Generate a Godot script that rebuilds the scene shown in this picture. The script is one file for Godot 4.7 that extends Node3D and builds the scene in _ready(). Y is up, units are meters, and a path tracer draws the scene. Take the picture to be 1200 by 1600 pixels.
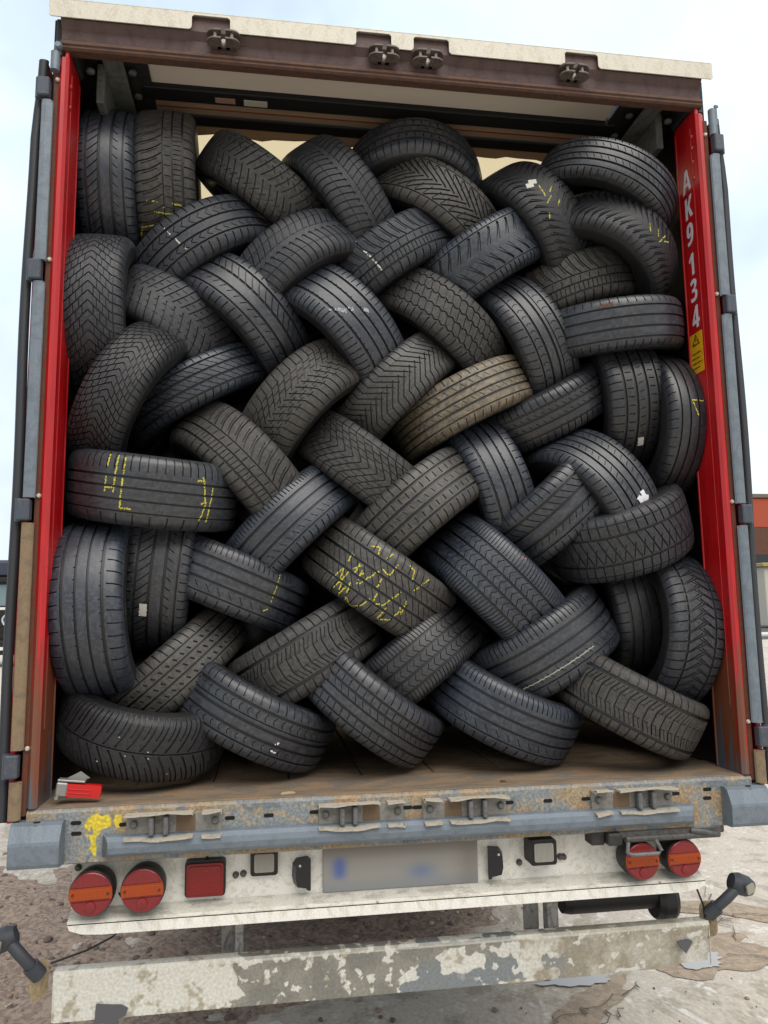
extends Node3D
# A trailer backed up in a yard, its open rear filled with laced tyres.

var mats := {}
var rng := RandomNumberGenerator.new()
var used := {}

func _ready() -> void:
	rng.seed = 7
	_camera_sky_sun()
	_ground()
	_backdrop()
	_trailer()
	_tyres()
	_small_things()

# ---------------------------------------------------------------- camera, sky, sun
func _camera_sky_sun() -> void:
	var cam := Camera3D.new()
	cam.name = "camera"
	cam.transform = Transform3D(Basis(Vector3(0.98893, -0.01358, 0.14778), Vector3(-0.00590, 0.99142, 0.13058), Vector3(-0.14829, -0.13001, 0.98036)), Vector3(-0.48862, 1.80687, 2.63238))
	cam.fov = 67.3801
	cam.near = 0.05
	cam.far = 900.0
	add_child(cam)
	cam.current = true
	var e := Environment.new()
	e.background_mode = Environment.BG_SKY
	var sm := ProceduralSkyMaterial.new()
	sm.sky_top_color = Color(0.765, 0.835, 0.90)
	sm.sky_horizon_color = Color(0.86, 0.90, 0.935)
	sm.sky_curve = 0.18
	sm.ground_bottom_color = Color(0.45, 0.42, 0.38)
	sm.ground_horizon_color = Color(0.62, 0.60, 0.57)
	sm.sky_energy_multiplier = 1.0
	sm.sky_cover = _clouds()
	sm.sky_cover_modulate = Color(1, 1, 1)
	sm.sun_angle_max = 1.0
	var sky := Sky.new()
	sky.sky_material = sm
	e.sky = sky
	e.background_energy_multiplier = 0.60
	e.tonemap_mode = Environment.TONE_MAPPER_LINEAR
	e.tonemap_exposure = 2.05
	e.ambient_light_source = Environment.AMBIENT_SOURCE_SKY
	e.sdfgi_enabled = true
	e.ssao_enabled = true
	e.ssil_enabled = true
	var we := WorldEnvironment.new()
	we.name = "world_environment"
	we.environment = e
	add_child(we)
	var sun := DirectionalLight3D.new()
	sun.name = "sun"
	sun.light_energy = 0.5
	sun.light_angular_distance = 55.0
	sun.light_color = Color(1.0, 0.985, 0.96)
	sun.shadow_enabled = true
	sun.look_at_from_position(Vector3(1.2, 8.6, 5.4), Vector3.ZERO)
	add_child(sun)

func _clouds() -> ImageTexture:
	var n := FastNoiseLite.new()
	n.seed = 3
	n.frequency = 1.3
	n.fractal_octaves = 4
	n.domain_warp_enabled = true
	n.domain_warp_amplitude = 0.5
	n.domain_warp_frequency = 1.2
	var w := 512
	var h := 256
	var im := Image.create(w, h, false, Image.FORMAT_RGBA8)
	for y in h:
		var el := (0.5 - (y + 0.5) / h) * PI
		for x in w:
			var az := (x + 0.5) / w * TAU
			var d := Vector3(sin(az) * cos(el), sin(el) * 2.2, -cos(az) * cos(el))
			var v := n.get_noise_3dv(d * 0.8) * 0.5 + 0.5
			# the cloud is thicker over the right hand side of the yard
			var a := clampf((v - 0.34 + 0.16 * sin(az) * cos(el)) * 2.2, 0.0, 1.0) * 0.40
			im.set_pixel(x, y, Color(0.86, 0.87, 0.87, a))
	return ImageTexture.create_from_image(im)

# ---------------------------------------------------------------- helpers
func put(o: Node, called: String, parent: Node = null) -> Node:
	if parent == null:
		parent = self
	var nm := called
	var key := str(parent.get_instance_id()) + called
	if used.has(key):
		nm = "%s_%03d" % [called, used[key]]
	used[key] = used.get(key, 0) + 1
	o.name = nm
	parent.add_child(o, true)
	return o

func thing(called: String, label: String, category: String, at := Vector3.ZERO, group := "") -> Node3D:
	var o := Node3D.new()
	put(o, called)
	o.position = at
	tag(o, label, category, group)
	return o

func tag(o: Node, label: String, category: String, group := "", kind := "") -> Node:
	if label: o.set_meta("label", label)
	if category: o.set_meta("category", category)
	if group: o.set_meta("group", group)
	if kind: o.set_meta("kind", kind)
	return o

func commit(st: SurfaceTool, called: String, m: Material, parent: Node = null) -> MeshInstance3D:
	return mesh_node(st.commit(), called, m, parent)

func mesh_node(me: Mesh, called: String, m: Material, parent: Node = null) -> MeshInstance3D:
	var o := MeshInstance3D.new()
	o.mesh = me
	o.material_override = m
	put(o, called, parent)
	return o

func st_new() -> SurfaceTool:
	var st := SurfaceTool.new()
	st.begin(Mesh.PRIMITIVE_TRIANGLES)
	return st

# one triangle whose front shows towards n
func tri(st: SurfaceTool, a: Vector3, b: Vector3, c: Vector3, n: Vector3, ua := Vector2.ZERO, ub := Vector2.ZERO, uc := Vector2.ZERO) -> void:
	var g := (b - a).cross(c - a)
	if g.length_squared() < 1e-16:
		return
	var nn := n.normalized() if n.length_squared() > 0.0 else -g.normalized()
	st.set_normal(nn)
	if g.dot(nn) > 0.0:
		st.set_uv(ua); st.add_vertex(a)
		st.set_uv(uc); st.add_vertex(c)
		st.set_uv(ub); st.add_vertex(b)
	else:
		st.set_uv(ua); st.add_vertex(a)
		st.set_uv(ub); st.add_vertex(b)
		st.set_uv(uc); st.add_vertex(c)

func quad(st: SurfaceTool, a: Vector3, b: Vector3, c: Vector3, d: Vector3, n: Vector3, ua := Vector2.ZERO, ub := Vector2.ZERO, uc := Vector2.ZERO, ud := Vector2.ZERO) -> void:
	tri(st, a, b, c, n, ua, ub, uc)
	tri(st, a, c, d, n, ua, uc, ud)

# a box with chamfered edges; xf places it
func box(st: SurfaceTool, mid: Vector3, size: Vector3, ch := 0.003, xf := Transform3D.IDENTITY) -> void:
	var h := size * 0.5
	ch = minf(ch, minf(h.x, minf(h.y, h.z)) * 0.8)
	var p := {}
	for sx in [-1, 1]:
		for sy in [-1, 1]:
			for sz in [-1, 1]:
				var s := Vector3(sx, sy, sz)
				for ax in 3:
					var q := Vector3(h.x - ch, h.y - ch, h.z - ch)
					q[ax] = h[ax]
					p[[sx, sy, sz, ax]] = xf * (mid + q * s)
	for ax in 3:
		var u := (ax + 1) % 3
		var v := (ax + 2) % 3
		for s in [-1, 1]:
			var c := []
			for k in [[-1, -1], [1, -1], [1, 1], [-1, 1]]:
				var i := [0, 0, 0]
				i[ax] = s; i[u] = k[0]; i[v] = k[1]
				c.append(p[[i[0], i[1], i[2], ax]])
			var n := Vector3.ZERO
			n[ax] = s
			quad(st, c[0], c[1], c[2], c[3], xf.basis * n)
		for su in [-1, 1]:
			for sv in [-1, 1]:
				var i0 := [0, 0, 0]
				var i1 := [0, 0, 0]
				i0[ax] = -1; i0[u] = su; i0[v] = sv
				i1[ax] = 1; i1[u] = su; i1[v] = sv
				var n := Vector3.ZERO
				n[u] = su; n[v] = sv
				quad(st, p[[i0[0], i0[1], i0[2], u]], p[[i1[0], i1[1], i1[2], u]], p[[i1[0], i1[1], i1[2], v]], p[[i0[0], i0[1], i0[2], v]], xf.basis * n)
	for sx in [-1, 1]:
		for sy in [-1, 1]:
			for sz in [-1, 1]:
				tri(st, p[[sx, sy, sz, 0]], p[[sx, sy, sz, 1]], p[[sx, sy, sz, 2]], xf.basis * Vector3(sx, sy, sz))

func box_part(called: String, lo: Vector3, hi: Vector3, m: Material, parent: Node, ch := 0.003) -> MeshInstance3D:
	var st := st_new()
	box(st, (lo + hi) * 0.5, hi - lo, ch)
	return commit(st, called, m, parent)

# profile (in the plane across x) swept from x0 to x1, with end caps; uv: x along, arc across, both in metres
func sweep_x(st: SurfaceTool, prof: PackedVector2Array, x0: float, x1: float, closed := true, skew := 0.0, cuts := 1) -> void:
	# prof: (z, y) points
	var n := prof.size()
	var area := 0.0
	for i in n:
		var a := prof[i]
		var b := prof[(i + 1) % n]
		area += a.x * b.y - b.x * a.y
	var arc := 0.0
	for i in n if closed else n - 1:
		var a := prof[i]
		var b := prof[(i + 1) % n]
		var d := b - a
		var nn := Vector3(0, -d.x, d.y) * (1.0 if area > 0 else -1.0)
		var l := d.length()
		for k in cuts:
			var xa := lerpf(x0, x1, float(k) / cuts)
			var xb := lerpf(x0, x1, float(k + 1) / cuts)
			quad(st, Vector3(xa + skew * a.x, a.y, a.x), Vector3(xb - skew * a.x, a.y, a.x), Vector3(xb - skew * b.x, b.y, b.x), Vector3(xa + skew * b.x, b.y, b.x), nn,
				Vector2(xa, arc), Vector2(xb, arc), Vector2(xb, arc + l), Vector2(xa, arc + l))
		arc += l
	if closed:
		var ix := Geometry2D.triangulate_polygon(prof)
		for t in range(0, ix.size(), 3):
			for e in 2:
				var x := x0 if e == 0 else x1
				var s := skew if e == 0 else -skew
				var q := []
				for k in 3:
					var v := prof[ix[t + k]]
					q.append(Vector3(x + s * v.x, v.y, v.x))
				tri(st, q[0], q[1], q[2], Vector3(-1 if e == 0 else 1, 0, 0), Vector2(x, q[0].y), Vector2(x, q[1].y), Vector2(x, q[2].y))

# flat outline in (x, y) given a thickness from z0 to z1
func plate(st: SurfaceTool, out2: PackedVector2Array, z0: float, z1: float, xf := Transform3D.IDENTITY) -> void:
	var ix := Geometry2D.triangulate_polygon(out2)
	for t in range(0, ix.size(), 3):
		var a := out2[ix[t]]
		var b := out2[ix[t + 1]]
		var c := out2[ix[t + 2]]
		tri(st, xf * Vector3(a.x, a.y, z1), xf * Vector3(b.x, b.y, z1), xf * Vector3(c.x, c.y, z1), xf.basis * Vector3(0, 0, 1), a, b, c)
		tri(st, xf * Vector3(a.x, a.y, z0), xf * Vector3(b.x, b.y, z0), xf * Vector3(c.x, c.y, z0), xf.basis * Vector3(0, 0, -1), a, b, c)
	var n := out2.size()
	var area := 0.0
	for i in n:
		area += out2[i].cross(out2[(i + 1) % n])
	for i in n:
		var a := out2[i]
		var b := out2[(i + 1) % n]
		var d := b - a
		var nn := Vector3(d.y, -d.x, 0) * (1.0 if area > 0 else -1.0)
		quad(st, xf * Vector3(a.x, a.y, z0), xf * Vector3(b.x, b.y, z0), xf * Vector3(b.x, b.y, z1), xf * Vector3(a.x, a.y, z1), xf.basis * nn, a, b, b, a)

# a tube through points
func tube(st: SurfaceTool, pts: Array, r: float, sides := 10, caps := true, flat := 1.0) -> void:
	var rings := []
	var up := Vector3.UP
	for i in pts.size():
		var d: Vector3 = (pts[mini(i + 1, pts.size() - 1)] - pts[maxi(i - 1, 0)]).normalized()
		var ref := up if absf(d.dot(up)) < 0.93 else Vector3.RIGHT
		var u := d.cross(ref).normalized()
		var v := u.cross(d).normalized()
		var ring := []
		for k in sides:
			var a := TAU * k / sides
			var o := u * cos(a) * r + v * sin(a) * r * flat
			ring.append([pts[i] + o, o.normalized()])
		rings.append(ring)
	for i in pts.size() - 1:
		for k in sides:
			var a = rings[i][k]
			var b = rings[i][(k + 1) % sides]
			var c = rings[i + 1][(k + 1) % sides]
			var d = rings[i + 1][k]
			quad_n(st, a[0], b[0], c[0], d[0], a[1], b[1], c[1], d[1])
	if caps:
		for e in [0, pts.size() - 1]:
			var d: Vector3 = (pts[1] - pts[0]) * -1.0 if e == 0 else pts[e] - pts[e - 1]
			for k in range(1, sides - 1):
				tri(st, rings[e][0][0], rings[e][k][0], rings[e][k + 1][0], d)

func tri_n(st: SurfaceTool, a: Vector3, b: Vector3, c: Vector3, na: Vector3, nb: Vector3, nc: Vector3, ua := Vector2.ZERO, ub := Vector2.ZERO, uc := Vector2.ZERO) -> void:
	var g := (b - a).cross(c - a)
	if g.length_squared() < 1e-18:
		return
	var flip := g.dot(na + nb + nc) > 0.0
	st.set_normal(na); st.set_uv(ua); st.add_vertex(a)
	if flip:
		st.set_normal(nc); st.set_uv(uc); st.add_vertex(c)
		st.set_normal(nb); st.set_uv(ub); st.add_vertex(b)
	else:
		st.set_normal(nb); st.set_uv(ub); st.add_vertex(b)
		st.set_normal(nc); st.set_uv(uc); st.add_vertex(c)

func quad_n(st: SurfaceTool, a: Vector3, b: Vector3, c: Vector3, d: Vector3, na: Vector3, nb: Vector3, nc: Vector3, nd: Vector3) -> void:
	tri_n(st, a, b, c, na, nb, nc)
	tri_n(st, a, c, d, na, nc, nd)

# profile of (radius, height) turned about the local y axis of xf
func lathe(st: SurfaceTool, prof: Array, sides := 32, xf := Transform3D.IDENTITY, stretch := 1.0) -> void:
	for i in prof.size() - 1:
		var a: Vector2 = prof[i]
		var b: Vector2 = prof[i + 1]
		var d := b - a
		if d.length() < 1e-7:
			continue
		var n2 := Vector2(d.y, -d.x).normalized()
		for k in sides:
			var t0 := TAU * k / sides
			var t1 := TAU * (k + 1) / sides
			var d0 := Vector3(cos(t0) * stretch, 0, sin(t0))
			var d1 := Vector3(cos(t1) * stretch, 0, sin(t1))
			var n0 := xf.basis * (d0 * n2.x + Vector3(0, n2.y, 0))
			var n1 := xf.basis * (d1 * n2.x + Vector3(0, n2.y, 0))
			quad_n(st, xf * (d0 * a.x + Vector3(0, a.y, 0)), xf * (d1 * a.x + Vector3(0, a.y, 0)), xf * (d1 * b.x + Vector3(0, b.y, 0)), xf * (d0 * b.x + Vector3(0, b.y, 0)), n0, n1, n1, n0)

# ---------------------------------------------------------------- materials
func noise(seed_: int, freq: float, oct := 4) -> FastNoiseLite:
	var n := FastNoiseLite.new()
	n.seed = seed_
	n.frequency = freq
	n.fractal_octaves = oct
	return n

func paint(w: int, h: int, f: Callable) -> ImageTexture:
	var im := Image.create(w, h, false, Image.FORMAT_RGB8)
	for y in h:
		for x in w:
			im.set_pixel(x, y, f.call(x, y))
	return ImageTexture.create_from_image(im)

func mat(key: String, c: Color, rough := 0.6, metal := 0.0) -> StandardMaterial3D:
	if mats.has(key):
		return mats[key]
	var m := StandardMaterial3D.new()
	m.albedo_color = c
	m.roughness = rough
	m.metallic = metal
	mats[key] = m
	return m

# colour broken up by blotches and specks: up to three colours, in world space
func worn(key: String, base: Color, second: Color, third: Color, cover2: float, cover3: float, tile := 0.7, rough := 0.65, metal := 0.0, bump := 0.15, stretch := Vector3.ONE) -> StandardMaterial3D:
	if mats.has(key):
		return mats[key]
	var s := hash(key) % 1000
	var a := noise(s, 1.0, 5)
	var b := noise(s + 1, 1.0, 5)
	var g := noise(s + 2, 1.0, 3)
	var size := 256
	var col := Image.create(size, size, false, Image.FORMAT_RGB8)
	var hgt := Image.create(size, size, false, Image.FORMAT_L8)
	for y in size:
		for x in size:
			var u := TAU * x / size
			var v := TAU * y / size
			# seamless: a torus in four dimensions folded into three with two looks
			var p := Vector3(cos(u) * 1.6, sin(u) * 1.6, 0) + Vector3(0, cos(v) * 0.6, sin(v) * 2.2 + cos(v) * 0.9)
			var va := a.get_noise_3dv(p) * 0.5 + 0.5 + g.get_noise_3dv(p * 9.0) * 0.16
			var vb := b.get_noise_3dv(p * 1.7) * 0.5 + 0.5 + g.get_noise_3dv(p * 7.0 + Vector3(9, 0, 0)) * 0.16
			var fine := g.get_noise_3dv(p * 16.0)
			var c := base.lerp(second, smoothstep(1.0 - cover2 - 0.12, 1.0 - cover2 + 0.06, va))
			c = c.lerp(third, smoothstep(1.0 - cover3 - 0.05, 1.0 - cover3 + 0.04, vb))
			c = c * (1.0 + fine * 0.16)
			col.set_pixel(x, y, c)
			hgt.set_pixel(x, y, Color.from_hsv(0, 0, clampf(0.5 + fine * 0.4 + (va - 0.5) * 0.5, 0, 1)))
	var m := StandardMaterial3D.new()
	m.albedo_texture = ImageTexture.create_from_image(col)
	m.roughness = rough
	m.metallic = metal
	m.uv1_triplanar = true
	m.uv1_world_triplanar = true
	m.uv1_scale = stretch / tile
	if bump > 0.0:
		m.heightmap_enabled = true
		m.heightmap_texture = ImageTexture.create_from_image(hgt)
		m.heightmap_scale = bump
		m.heightmap_deep_parallax = false
	mats[key] = m
	return m

# ---------------------------------------------------------------- ground
func _soil_edge(x: float, z: float, n: FastNoiseLite) -> float:
	# above 0 where the bare soil lies
	var right := 1.12 - maxf(0.0, z + 2.0) * 1.75 - x
	var back := z + 3.45 - 0.12 * (x + 2.0)
	return minf(right, back) + n.get_noise_2d(x, z) * 0.55

func _ground() -> void:
	var concrete := worn("concrete", Color(0.73, 0.70, 0.655), Color(0.63, 0.60, 0.55), Color(0.80, 0.785, 0.76), 0.34, 0.30, 2.6, 0.8, 0.0, 0.5)
	var st := st_new()
	quad(st, Vector3(-450, 0, -450), Vector3(450, 0, -450), Vector3(450, 0, 60), Vector3(-450, 0, 60), Vector3.UP)
	tag(commit(st, "ground", concrete), "pale worn concrete yard around the trailer", "", "", "structure")
	# bare soil, a lumpy sheet whose rim sinks into the concrete
	var n := noise(11, 0.9, 3)
	var lump := noise(12, 2.6, 4)
	var grit := noise(13, 14.0, 3)
	st = st_new()
	var x0 := -9.0
	var z0 := -4.6
	var step := 0.055
	var nx := 192
	var nz := 110
	var pos := []
	for j in nz + 1:
		var row := PackedVector3Array()
		for i in nx + 1:
			var x := x0 + i * step
			var z := z0 + j * step
			var e := _soil_edge(x, z, n)
			var h := clampf(e * 0.35, -0.05, 0.0) + smoothstep(0.0, 0.7, e) * 0.012 + 0.006
			h += (lump.get_noise_2d(x, z) * 0.035 + grit.get_noise_2d(x, z) * 0.014) * smoothstep(-0.05, 0.5, e)
			row.append(Vector3(x, h, z))
		pos.append(row)
	for j in nz:
		for i in nx:
			var a: Vector3 = pos[j][i]
			var b: Vector3 = pos[j][i + 1]
			var c: Vector3 = pos[j + 1][i + 1]
			var d: Vector3 = pos[j + 1][i]
			if maxf(maxf(a.y, b.y), maxf(c.y, d.y)) < 0.0:
				continue
			st.set_smooth_group(0)
			for v in [a, b, c, a, c, d]:
				st.add_vertex(v)
	st.index()
	st.generate_normals()
	tag(commit(st, "soil", worn("soil", Color(0.64, 0.57, 0.51), Color(0.51, 0.445, 0.405), Color(0.74, 0.69, 0.63), 0.45, 0.24, 0.42, 0.92, 0.0, 0.9)), "reddish brown bare soil under and beside the trailer", "", "", "structure")
	# loose stones on the soil
	var stones := MultiMesh.new()
	stones.transform_format = MultiMesh.TRANSFORM_3D
	stones.use_colors = true
	var bs := st_new()
	var lat := [[0.0, 1.0], [0.75, 0.55], [1.0, -0.05], [0.7, -0.6], [0.0, -0.85]]
	var pr := []
	for q in lat:
		pr.append(Vector2(q[0], q[1]))
	var pts := []
	for i in 5:
		var ring := []
		for k in 6:
			var a := TAU * (k + 0.5 * (i % 2)) / 6
			var r: float = lat[i][0] * rng.randf_range(0.8, 1.15)
			ring.append(Vector3(cos(a) * r, lat[i][1] * rng.randf_range(0.85, 1.1), sin(a) * r))
		pts.append(ring)
	for i in 4:
		for k in 6:
			var a: Vector3 = pts[i][k]
			var b: Vector3 = pts[i][(k + 1) % 6]
			var c: Vector3 = pts[i + 1][(k + 1) % 6]
			var d: Vector3 = pts[i + 1][k]
			tri(bs, a, b, c, a + b + c)
			tri(bs, a, c, d, a + c + d)
	stones.mesh = bs.commit()
	var places := []
	while places.size() < 9000:
		var x := rng.randf_range(-6.0, 2.4)
		var z := rng.randf_range(-4.2, -0.4)
		if _soil_edge(x, z, n) < 0.05 and rng.randf() > 0.035:
			continue
		var s := 0.004 + pow(rng.randf(), 7.0) * 0.024
		places.append([Vector3(x, 0.016 + lump.get_noise_2d(x, z) * 0.035 if _soil_edge(x, z, n) > 0.3 else 0.004, z), s])
	stones.instance_count = places.size()
	for i in places.size():
		var s: float = places[i][1]
		var b := Basis.from_euler(Vector3(rng.randf() * 0.6, rng.randf() * TAU, rng.randf() * 0.6)).scaled(Vector3(s, s * 0.7, s * rng.randf_range(0.8, 1.5)))
		stones.set_instance_transform(i, Transform3D(b, places[i][0]))
		var t := rng.randf()
		var c := Color(0.13, 0.10, 0.09) if t < 0.40 else (Color(0.28, 0.21, 0.175) if t < 0.9 else Color(0.42, 0.37, 0.33))
		stones.set_instance_color(i, c)
	var mi := MultiMeshInstance3D.new()
	mi.multimesh = stones
	var sm := mat("stone", Color.WHITE, 0.9)
	sm.vertex_color_use_as_albedo = true
	mi.material_override = sm
	put(mi, "gravel")
	tag(mi, "loose stones and clods scattered over the bare soil", "", "", "stuff")
	# wet mud, puddles and cracks on the concrete at right
	var mud := worn("mud", Color(0.64, 0.575, 0.495), Color(0.57, 0.505, 0.43), Color(0.69, 0.635, 0.56), 0.45, 0.25, 0.5, 0.6, 0.0, 0.5)
	st = st_new()
	_blob(st, Vector3(1.75, 0.004, -1.42), Vector2(0.46, 0.26), 5, 0.22)
	_blob(st, Vector3(0.98, 0.0045, -0.98), Vector2(0.34, 0.10), 8, 0.2, -0.7)
	_blob(st, Vector3(2.3, 0.0042, -1.9), Vector2(0.5, 0.14), 9, 0.25, 0.5)
	tag(commit(st, "mud", mud), "wet brown mud around the puddles on the concrete", "", "", "structure")
	var water := mat("water", Color(0.66, 0.655, 0.65), 0.07)
	var k := 0
	for q in [[Vector3(1.03, 0.009, -1.22), Vector2(0.19, 0.062), "longer grey puddle under the bent end of the white bumper bar"], [Vector3(1.72, 0.009, -1.33), Vector2(0.13, 0.115), "rounder grey puddle just right of the white bumper bar"]]:
		st = st_new()
		_blob(st, q[0], q[1], 20 + k, 0.2)
		k += 1
		tag(commit(st, "puddle", water), q[2], "puddle", "puddles by the bumper bar")
	var ck := mat("crack", Color(0.40, 0.35, 0.30), 0.9)
	st = st_new()
	var cn := noise(31, 4.0, 2)
	for path in [[Vector2(1.15, -2.3), Vector2(1.9, -2.05), Vector2(2.5, -1.75)], [Vector2(1.9, -1.35), Vector2(2.6, -1.05), Vector2(3.4, -0.8)], [Vector2(0.75, -0.85), Vector2(1.1, -1.02), Vector2(1.3, -1.15)], [Vector2(0.95, -0.8), Vector2(1.12, -0.92)], [Vector2(2.4, -2.6), Vector2(2.2, -1.9), Vector2(2.05, -1.5)], [Vector2(1.3, -2.9), Vector2(1.7, -2.6), Vector2(2.4, -2.55)]]:
		for i in path.size() - 1:
			var prev := Vector2.ZERO
			for s in 13:
				var t := s / 12.0
				var p: Vector2 = path[i].lerp(path[i + 1], t)
				p += Vector2(cn.get_noise_2d(p.x * 3, p.y * 3), cn.get_noise_2d(p.x * 3 + 50, p.y * 3)) * 0.10 * sin(PI * t)
				if s > 0:
					var d: Vector2 = (p - prev).normalized().orthogonal() * rng.randf_range(0.0015, 0.0045)
					quad(st, Vector3(prev.x - d.x, 0.012, prev.y - d.y), Vector3(p.x - d.x, 0.012, p.y - d.y), Vector3(p.x + d.x, 0.012, p.y + d.y), Vector3(prev.x + d.x, 0.012, prev.y + d.y), Vector3.UP)
				prev = p
	tag(commit(st, "ground_crack", ck), "cracks across the pale concrete right of the trailer", "", "", "structure")

func _blob(st: SurfaceTool, mid: Vector3, size: Vector2, sd: int, rough: float, turn := 0.0) -> void:
	var n := noise(sd, 0.8, 2)
	var prev := Vector3.ZERO
	var first := Vector3.ZERO
	for i in 49:
		var a := TAU * (i % 48) / 48
		var r := 1.0 + n.get_noise_2d(cos(a) * 1.6, sin(a) * 1.6) * rough * 2.0
		var p2 := Vector2(cos(a) * size.x * r, sin(a) * size.y * r).rotated(turn)
		var p := mid + Vector3(p2.x, 0, p2.y)
		if i > 0:
			tri(st, mid, prev, p, Vector3.UP)
		prev = p

# ---------------------------------------------------------------- far things
func _backdrop() -> void:
	var dark := mat("cab_paint", Color(0.055, 0.06, 0.075), 0.35)
	var glass := mat("cab_glass", Color(0.42, 0.50, 0.52), 0.12)
	var black := mat("cab_black", Color(0.025, 0.025, 0.03), 0.5)
	var white := mat("cab_white", Color(0.82, 0.82, 0.8), 0.4)
	var chrome := mat("chrome", Color(0.8, 0.8, 0.82), 0.2, 0.9)
	var cab := thing("lorry", "dark lorry cab parked far off behind the trailer's left side", "lorry", Vector3(-10.75, 0, -28))
	box_part("cab_body", Vector3(-1.22, 0.55, -2.4), Vector3(1.22, 3.3, 0), dark, cab, 0.08)
	box_part("roof_fairing", Vector3(-1.15, 3.3, -2.2), Vector3(1.15, 3.98, -0.15), mat("cab_grey", Color(0.18, 0.21, 0.27), 0.4), cab, 0.12)
	box_part("sun_visor", Vector3(-1.16, 3.12, 0), Vector3(1.16, 3.3, 0.22), black, cab, 0.02)
	box_part("windscreen", Vector3(-1.1, 2.25, 0.0), Vector3(1.1, 3.05, 0.03), glass, cab, 0.02)
	var grille := box_part("grille", Vector3(-0.95, 1.0, 0.0), Vector3(0.95, 2.12, 0.05), black, cab, 0.02)
	for i in 4:
		box_part("slat", Vector3(-0.85, 1.1 + i * 0.2, 0.05), Vector3(0.85, 1.16 + i * 0.2, 0.09), dark, grille, 0.01)
	var st := st_new()
	lathe(st, [Vector2(0.20, 0.0), Vector2(0.24, 0.03), Vector2(0.20, 0.06), Vector2(0.17, 0.03), Vector2(0.20, 0.0)], 28, Transform3D(Basis(Vector3.RIGHT, PI / 2), Vector3(0.72, 1.72, 0.09)))
	for i in 3:
		var a := PI / 2 + TAU * i / 3
		tube(st, [Vector3(0.72, 1.72, 0.12), Vector3(0.72 + cos(a) * 0.2, 1.72 + sin(a) * 0.2, 0.12)], 0.018, 6)
	commit(st, "emblem", chrome, cab)
	box_part("lettering", Vector3(0.3, 2.10, 0.05), Vector3(0.95, 2.2, 0.07), white, cab, 0.01)
	box_part("bumper", Vector3(-1.22, 0.45, 0.0), Vector3(1.22, 0.98, 0.14), black, cab, 0.05)
	box_part("number_plate", Vector3(0.3, 0.62, 0.14), Vector3(0.82, 0.74, 0.16), white, cab, 0.004)
	box_part("marker", Vector3(0.62, 1.1, 0.09), Vector3(0.86, 1.34, 0.12), mat("red_plastic", Color(0.62, 0.02, 0.03), 0.3), cab, 0.05)
	for s in [-1, 1]:
		st = st_new()
		lathe(st, [Vector2(0.0, -0.15), Vector2(0.46, -0.15), Vector2(0.5, -0.1), Vector2(0.5, 0.1), Vector2(0.46, 0.15), Vector2(0.0, 0.15)], 24, Transform3D(Basis(Vector3.FORWARD, PI / 2), Vector3(s * 1.02, 0.5, -1.2)))
		commit(st, "wheel", black, cab)
	# brick building and cabin at right
	var brick := worn("far_brick", Color(0.42, 0.27, 0.21), Color(0.34, 0.23, 0.19), Color(0.50, 0.39, 0.32), 0.45, 0.25, 1.4, 0.9, 0.0, 0.4)
	var b := thing("brick_building", "old brown brick building with an orange upper band at the right edge", "building", Vector3(64, 0, -80))
	box_part("wall", Vector3(-14, 0, -20), Vector3(30, 11.2, 0), brick, b, 0.05)
	box_part("upper_band", Vector3(-14.02, 11.2, -20.02), Vector3(30.02, 14.7, 0.02), mat("orange_band", Color(0.66, 0.30, 0.20), 0.8), b, 0.05)
	box_part("coping", Vector3(-14.2, 14.7, -20.2), Vector3(30.2, 15.2, 0.2), mat("coping", Color(0.42, 0.40, 0.37), 0.8), b, 0.05)
	for i in 6:
		var w := box_part("window", Vector3(-8 + i * 6.0, 4.0, 0.0), Vector3(-5.5 + i * 6.0, 8.0, 0.06), mat("far_window", Color(0.16, 0.17, 0.18), 0.2), b, 0.02)
		box_part("sill", Vector3(-8.2 + i * 6.0, 3.8, 0.0), Vector3(-5.3 + i * 6.0, 4.0, 0.2), mat("coping", Color(0.5, 0.48, 0.44), 0.8), w, 0.02)
	var tk := thing("site_cabin", "pale white cabin standing before the brick building", "cabin", Vector3(44.6, 0, -60))
	box_part("wall", Vector3(-1.5, 0.2, -3), Vector3(7, 5.4, 0), mat("cabin_wall", Color(0.74, 0.72, 0.66), 0.6), tk, 0.04)
	box_part("roof", Vector3(-1.8, 5.4, -3.3), Vector3(7.3, 5.75, 0.3), mat("cabin_roof", Color(0.62, 0.56, 0.35), 0.7), tk, 0.05)
	box_part("door", Vector3(1, 0.25, 0), Vector3(2.2, 3.3, 0.05), mat("cabin_door", Color(0.55, 0.55, 0.53), 0.5), tk, 0.02)
	var rail := thing("guard_rail", "pale pipe rail across the yard behind the right door", "rail", Vector3(22.5, 0, -30))
	st = st_new()
	tube(st, [Vector3(-3, 0.62, 1), Vector3(14, 0.62, -2)], 0.09, 8)
	commit(st, "pipe", mat("pipe_white", Color(0.75, 0.77, 0.78), 0.4), rail)
	for i in 4:
		st = st_new()
		tube(st, [Vector3(-2 + i * 4.5, 0, 0.82 - i * 0.79), Vector3(-2 + i * 4.5, 0.6, 0.82 - i * 0.79)], 0.05, 8)
		commit(st, "post", mat("pipe_white", Color(0.75, 0.77, 0.78), 0.4), rail)
	st = st_new()
	quad(st, Vector3(14, 0.006, -140), Vector3(200, 0.006, -140), Vector3(200, 0.006, -38), Vector3(14, 0.006, -38), Vector3.UP)
	tag(commit(st, "road", worn("asphalt", Color(0.30, 0.29, 0.28), Color(0.24, 0.235, 0.23), Color(0.38, 0.37, 0.35), 0.4, 0.3, 3.0, 0.9)), "grey asphalt before the brick building", "", "", "structure")

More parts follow.
